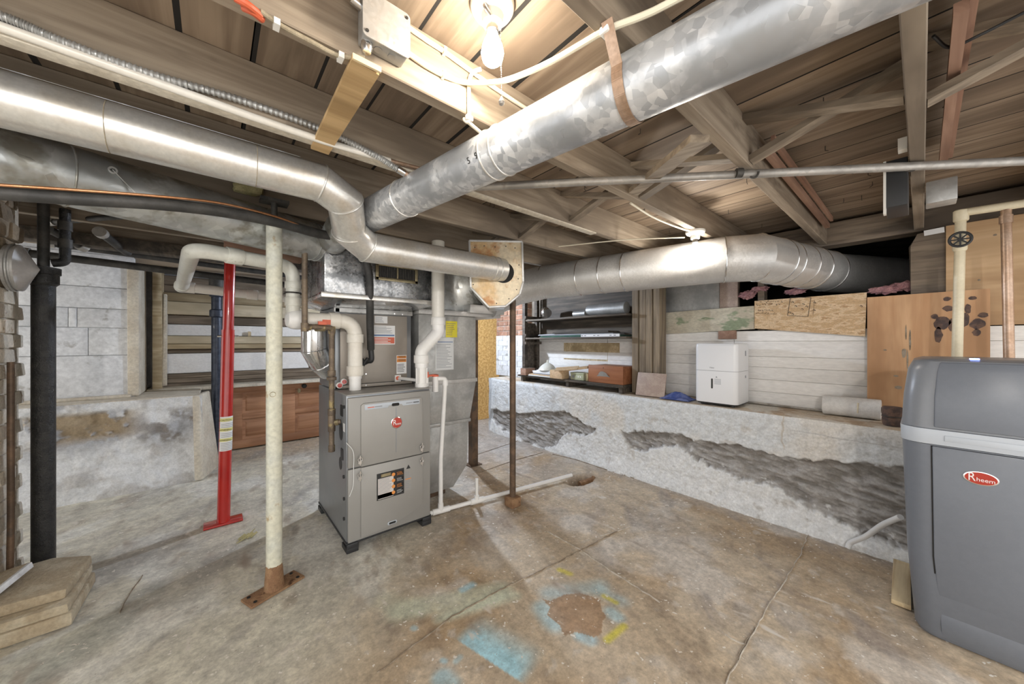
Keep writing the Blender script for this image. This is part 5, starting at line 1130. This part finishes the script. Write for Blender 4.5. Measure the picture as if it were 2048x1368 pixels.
# ---------------- drain opening
drn = thing('drain_fitting', (2.6,1.99,-.03), 'rusty broken clay drain pipe in the floor opening by the wall', 'drain')
MB().tube([(2.55,2.03,-.060),(2.70,1.985,-.040)], .033, 20).build('pipe', 'rust', drn, jit=.003); MB().ring((2.70,1.985,-.040), (1,-.35,.1), .033, .009, 20, 8).build('collar', 'rust', drn)
leaf = thing('debris_curl', hz(492,1078), 'small dry curl of debris on the floor between red post and cream column', 'debris')
lp = hz(492,1078); m = MB().tube(spline([lp+V(-.05,-.03,.004),lp+V(0,0,.012),lp+V(.05,.05,.03)],5), [.002,.003,.004,.004,.005,.005,.005,.004,.003,.003,.002], 8); m.build('stem', 'yellow_wool', leaf)
for i in range(4): q = lp+V(-.02+.02*i,.02-.005*i,.012); MB().obox(q, V(1,.6,.4), V(-.5,1,.2), V(0,-.3,1), .022, .008, .0012).build('frond', 'yellow_wool', leaf)

# ---------------- ceiling electrics
def bulb_fixture(c, label, mat, chain=False, tilt=V(0,0,-1)):
    t = thing('bare_bulb_fixture', c, label, 'light fixture'); c = Vector(c)
    MB().lathe(c, (0,0,-1), [(.058,0),(.058,.010),(.050,.022),(.030,.030),(.026,.052),(.020,.054)], 32).build('porcelain_base', 'porcelain', t)
    MB().lathe(c+V(0,0,-.050), (0,0,-1), [(.017,0),(.017,.022),(.014,.026)], 20).build('socket', 'chrome', t)
    MB().lathe(c+V(0,0,-.074), (0,0,-1), [(.013,0),(.016,.012),(.027,.038),(.030,.055),(.026,.073),(.014,.084),(.0,.087)], 14).build('bulb', mat, t)
    if chain:
        a = c+V(.028,.0,-.045); b = c+V(.035,.005,-.235); m = MB()
        for i in range(34): m.lathe(a+(b-a)*i/33, UP, [(.0008,-.0018),(.0018,0),(.0008,.0018)], 6)
        m.build('pull_chain', 'chrome', t); MB().lathe(b, (0,0,-1), [(.003,-.008),(.0065,-.002),(.0085,.004),(.0065,.010),(.002,.013)], 16).build('chain_knob', 'steel_pipe', t)
        MB().tube(spline([c+V(-.03,-.01,-.0),c+V(-.032,-.01,-.03),c+V(-.015,-.015,-.05)],6), .006, 10).build('plug_adapter', 'chrome', t)
    return t
f1 = bulb_fixture((.56,.735,2.1395), 'bare bulb in a porcelain pull chain fixture near the junction box', 'bulb_near', True)
f2 = bulb_fixture((2.36,.947,1.9645), 'bare bulb fixture on a joist above the fat pale duct', 'bulb_far')
bulb_fixture((2.2,3.70,1.9645), 'cool bare bulb behind the furnace lighting the far corner', 'bulb_cool')
bulb_fixture((-.55,-.90,1.9645), 'added unseen fill bulb on the ceiling behind the viewpoint', 'bulb_fill')  # unseen bulb, added to fill the foreground and the right wall
jb = thing('junction_box', (.335,.90,1.985), 'square galvanized junction box screwed to the lit joist', 'electrical box')
MB().box((.277,.875,1.995), (.390,.925,2.105)).build('box', 'galv_plain', jb, bevel=.006)
MB().prism([(.334+a, 2.05+b) for a, b in rrect(.060,.058,.012)], (0,.876,0), (1,0,0), (0,0,1), (0,-1,0), .003).build('cover', 'duct_white', jb)
for a, b in ((-.05,-.045),(.05,.045)): MB().lathe((.334+a,.8725,2.05+b), (0,-1,0), [(.004,0),(.004,.002)], 8).build('screw', 'iron_dark', jb)
MB().lathe((.292,.90,1.995), (0,0,-1), [(.014,0),(.014,.012),(.010,.022)], 16).build('cable_clamp', 'chrome', jb); MB().cyl((.28,.90,2.08), (.255,.90,2.085), .012, 14).build('cable_clamp', 'chrome', jb)
for x in (.32,.355): MB().lathe((x,.90,1.9945), (0,0,-1), [(.010,0),(.010,.001)], 16).build('knockout', 'galv_plain', jb)
def cable(pts, r, label, mat='cable', name='electric_cable'):
    t = thing(name, pts[0], label, 'cable', 'ceiling cables'); MB().tube(spline(pts, 7), r, 10).build('sheath', mat, t); return t
YF = .918
c1 = cable([onY(803,97,YF),onY(850,130,YF),onY(893,153,YF),onY(925,164,YF),dep(965,166,1.06),dep(1010,161,1.01),dep(1060,143,.955),dep(1110,119,.90),dep(1160,90,.845),hz(1213,60,1.958),hz(1290,30,1.958),hz(1360,-5,1.958),V(.80,.03,1.957),V(.90,-.42,1.957),V(.98,-1.3,1.957)], .0075, 'white cable looping from the junction box across to the next joist')
p = hz(1213,60,1.957); MB().box(p+V(-.012,-.012,-.012), p+V(.012,.012,.006)).build('staple', 'porcelain', c1, bevel=.003)
c2 = cable([onY(748,-20,YF),onY(800,40,YF),onY(850,78,YF),onY(888,103,YF),onY(950,148,YF),onY(1010,190,YF),onY(1080,235,YF)], .0065, 'upper white cable stapled along the lit joist behind the bulb')
c3 = cable([onY(962,138,YF-.03),onY(945,146,YF-.012),onY(938,170,YF),onY(938,240,YF),V(onY(938,240,YF).x+.01,.945,1.957),V(.80,.985,1.95),V(.90,1.0,2.0)], .006, 'white cable dropping down the lit joist and under it beside the bulb')
p = onY(938,238,YF); MB().box(p+V(-.012,-.008,-.006), p+V(.012,.006,.010)).build('staple', 'porcelain', c3, bevel=.003)
for px, py, cc in ((888,103,c2),(886,150,c1)): p = onY(px,py,YF); MB().box(p+V(-.004,-.010,-.010), p+V(.004,.006,.010)).build('staple', 'porcelain', cc)
c4 = cable([hz(520,22,1.958),hz(560,50,1.958),hz(620,82,1.958),hz(680,112,1.958),V(.292,.915,1.970)], .0055, 'old brown cable along the underside of the lit joist left of the junction box', 'cable_old')
for px, py in ((553,48),(681,114)): p = hz(px,py,1.958); MB().box(p+V(-.006,-.012,-.008), p+V(.006,.012,.006)).build('staple', 'porcelain', c4)
for a, b in (((470,-5),(520,30)),((486,14),(524,38))): MB().tube(spline([hz(*a,1.955),hz((a[0]+b[0])/2,(a[1]+b[1])/2-3,1.95),hz(*b,1.955)],5), .008, 10).build('red_sleeve', 'wire_red', c4)
c5 = cable([V(1.62,.965,1.958),V(1.9,.99,1.958),V(2.2,.98,1.96),V(2.33,.955,1.958)], .006, 'white cable feeding the far bulb along the joist underside')
c6 = cable([V(2.33,1.0,1.93),V(2.15,1.35,1.955),V(1.95,1.75,1.958)], .004, 'thin pale cord strung from the far bulb towards the left')
hs = thing('plywood_strip', (.295,1.18,1.945), 'strip of bare plywood nailed across two joists below the junction box', 'plywood')
MB().prism([(.262,.915),(.332,.925),(.328,1.44),(.268,1.435)], (0,0,1.949), (1,0,0), (0,1,0), (0,0,1), .0145).build('strip', 'strip_ply', hs, jit=.0008); MB().box((.262,.910,1.9492), (.332,.917,1.9632)).build('cut_end', 'cut_wood', hs, smooth=0)
# conduits along the joist
YJ = 1.362
fc = thing('flex_conduit', (.2,YJ,1.99), 'ribbed flexible metal conduit along the left joist', 'conduit')
P = spline([onY(-250,-40,YJ),onY(0,32,YJ),onY(120,82,YJ),onY(300,148,YJ),onY(480,200,YJ),onY(640,258,YJ),onY(740,305,YJ-.012),onY(795,338,YJ-.015)], 60)
MB().tube(P, [.0105+.0018*math.cos(i*math.pi*.55) for i in range(len(P))], 14).build('ribbed_tube', 'galv_plain', fc); MB().cyl(P[-1], P[-1]+(P[-1]-P[-4]).normalized()*.03, .014, 14).build('connector', 'chrome', fc)
e_ = P[-1]+(P[-1]-P[-4]).normalized()*.03; MB().cyl(e_, e_+(P[-1]-P[-4]).normalized()*.018, .012, 8).build('coupling_nut', 'copper_dull', fc)
pw = MB().tube([onY(-250,-12,YJ+.004),onY(0,53,YJ+.004),onY(500,232,YJ+.004),onY(640,280,YJ+.004),onY(780,322,YJ+.004)], .0115, 14); tag(pw.build('plastic_tube', 'pvc'), 'straight off white plastic tube beneath the ribbed conduit', 'tube')
ct = MB().tube([onY(700,300,YJ+.008),onY(880,348,YJ+.008)], .0075, 12); tag(ct.build('copper_tube', 'copper_dull'), 'short dull copper tube behind the end of the ribbed conduit', 'tube')
rs = MB().box((-1.6,1.378,1.957), (1.9,1.424,1.9646)); tag(rs.build('joist_strip', 'cream_paint', bevel=.001, jit=.0006), 'pale worn strip on the underside of the joist above the shiny duct', 'strip')
# switch boxes on the right joist
sw = thing('fuse_panel', (2.2,.07,1.80), 'black open electrical box with white edge on the right hand joist', 'electrical box')
MB().box((2.10,.036,1.80), (2.30,.10,1.99)).build('box', 'black_plastic', sw, bevel=.003); MB().box((2.095,.095,1.775), (2.125,.103,1.99)).build('white_edge', 'porcelain', sw); MB().box((2.0,.036,1.985), (2.04,.06,2.03)).build('white_block', 'porcelain', sw)
gb = thing('switch_box', (2.5,-.06,1.87), 'small grey metal junction box on the far side of the right hand joist', 'electrical box')
MB().box((2.43,-.10,1.868), (2.53,-.012,1.966)).build('box', 'galv_plain', gb, bevel=.004); MB().box((2.54,-.09,1.90), (2.60,-.02,1.955)).build('side_box', 'iron_dark', gb, bevel=.003)
wv = thing('black_wire', (1.9,-.2,2.0), 'thin black wire sagging between the right hand joists', 'wire')
MB().tube(spline([hz(2048,25,2.06),hz(1960,70,2.05),hz(1900,95,2.05),V(1.45,-.02,2.06)],6), .004, 8).build('wire', 'black_plastic', wv)
# rough planks along the bulkhead top at the opening corner
print('objects', len(bpy.data.objects))
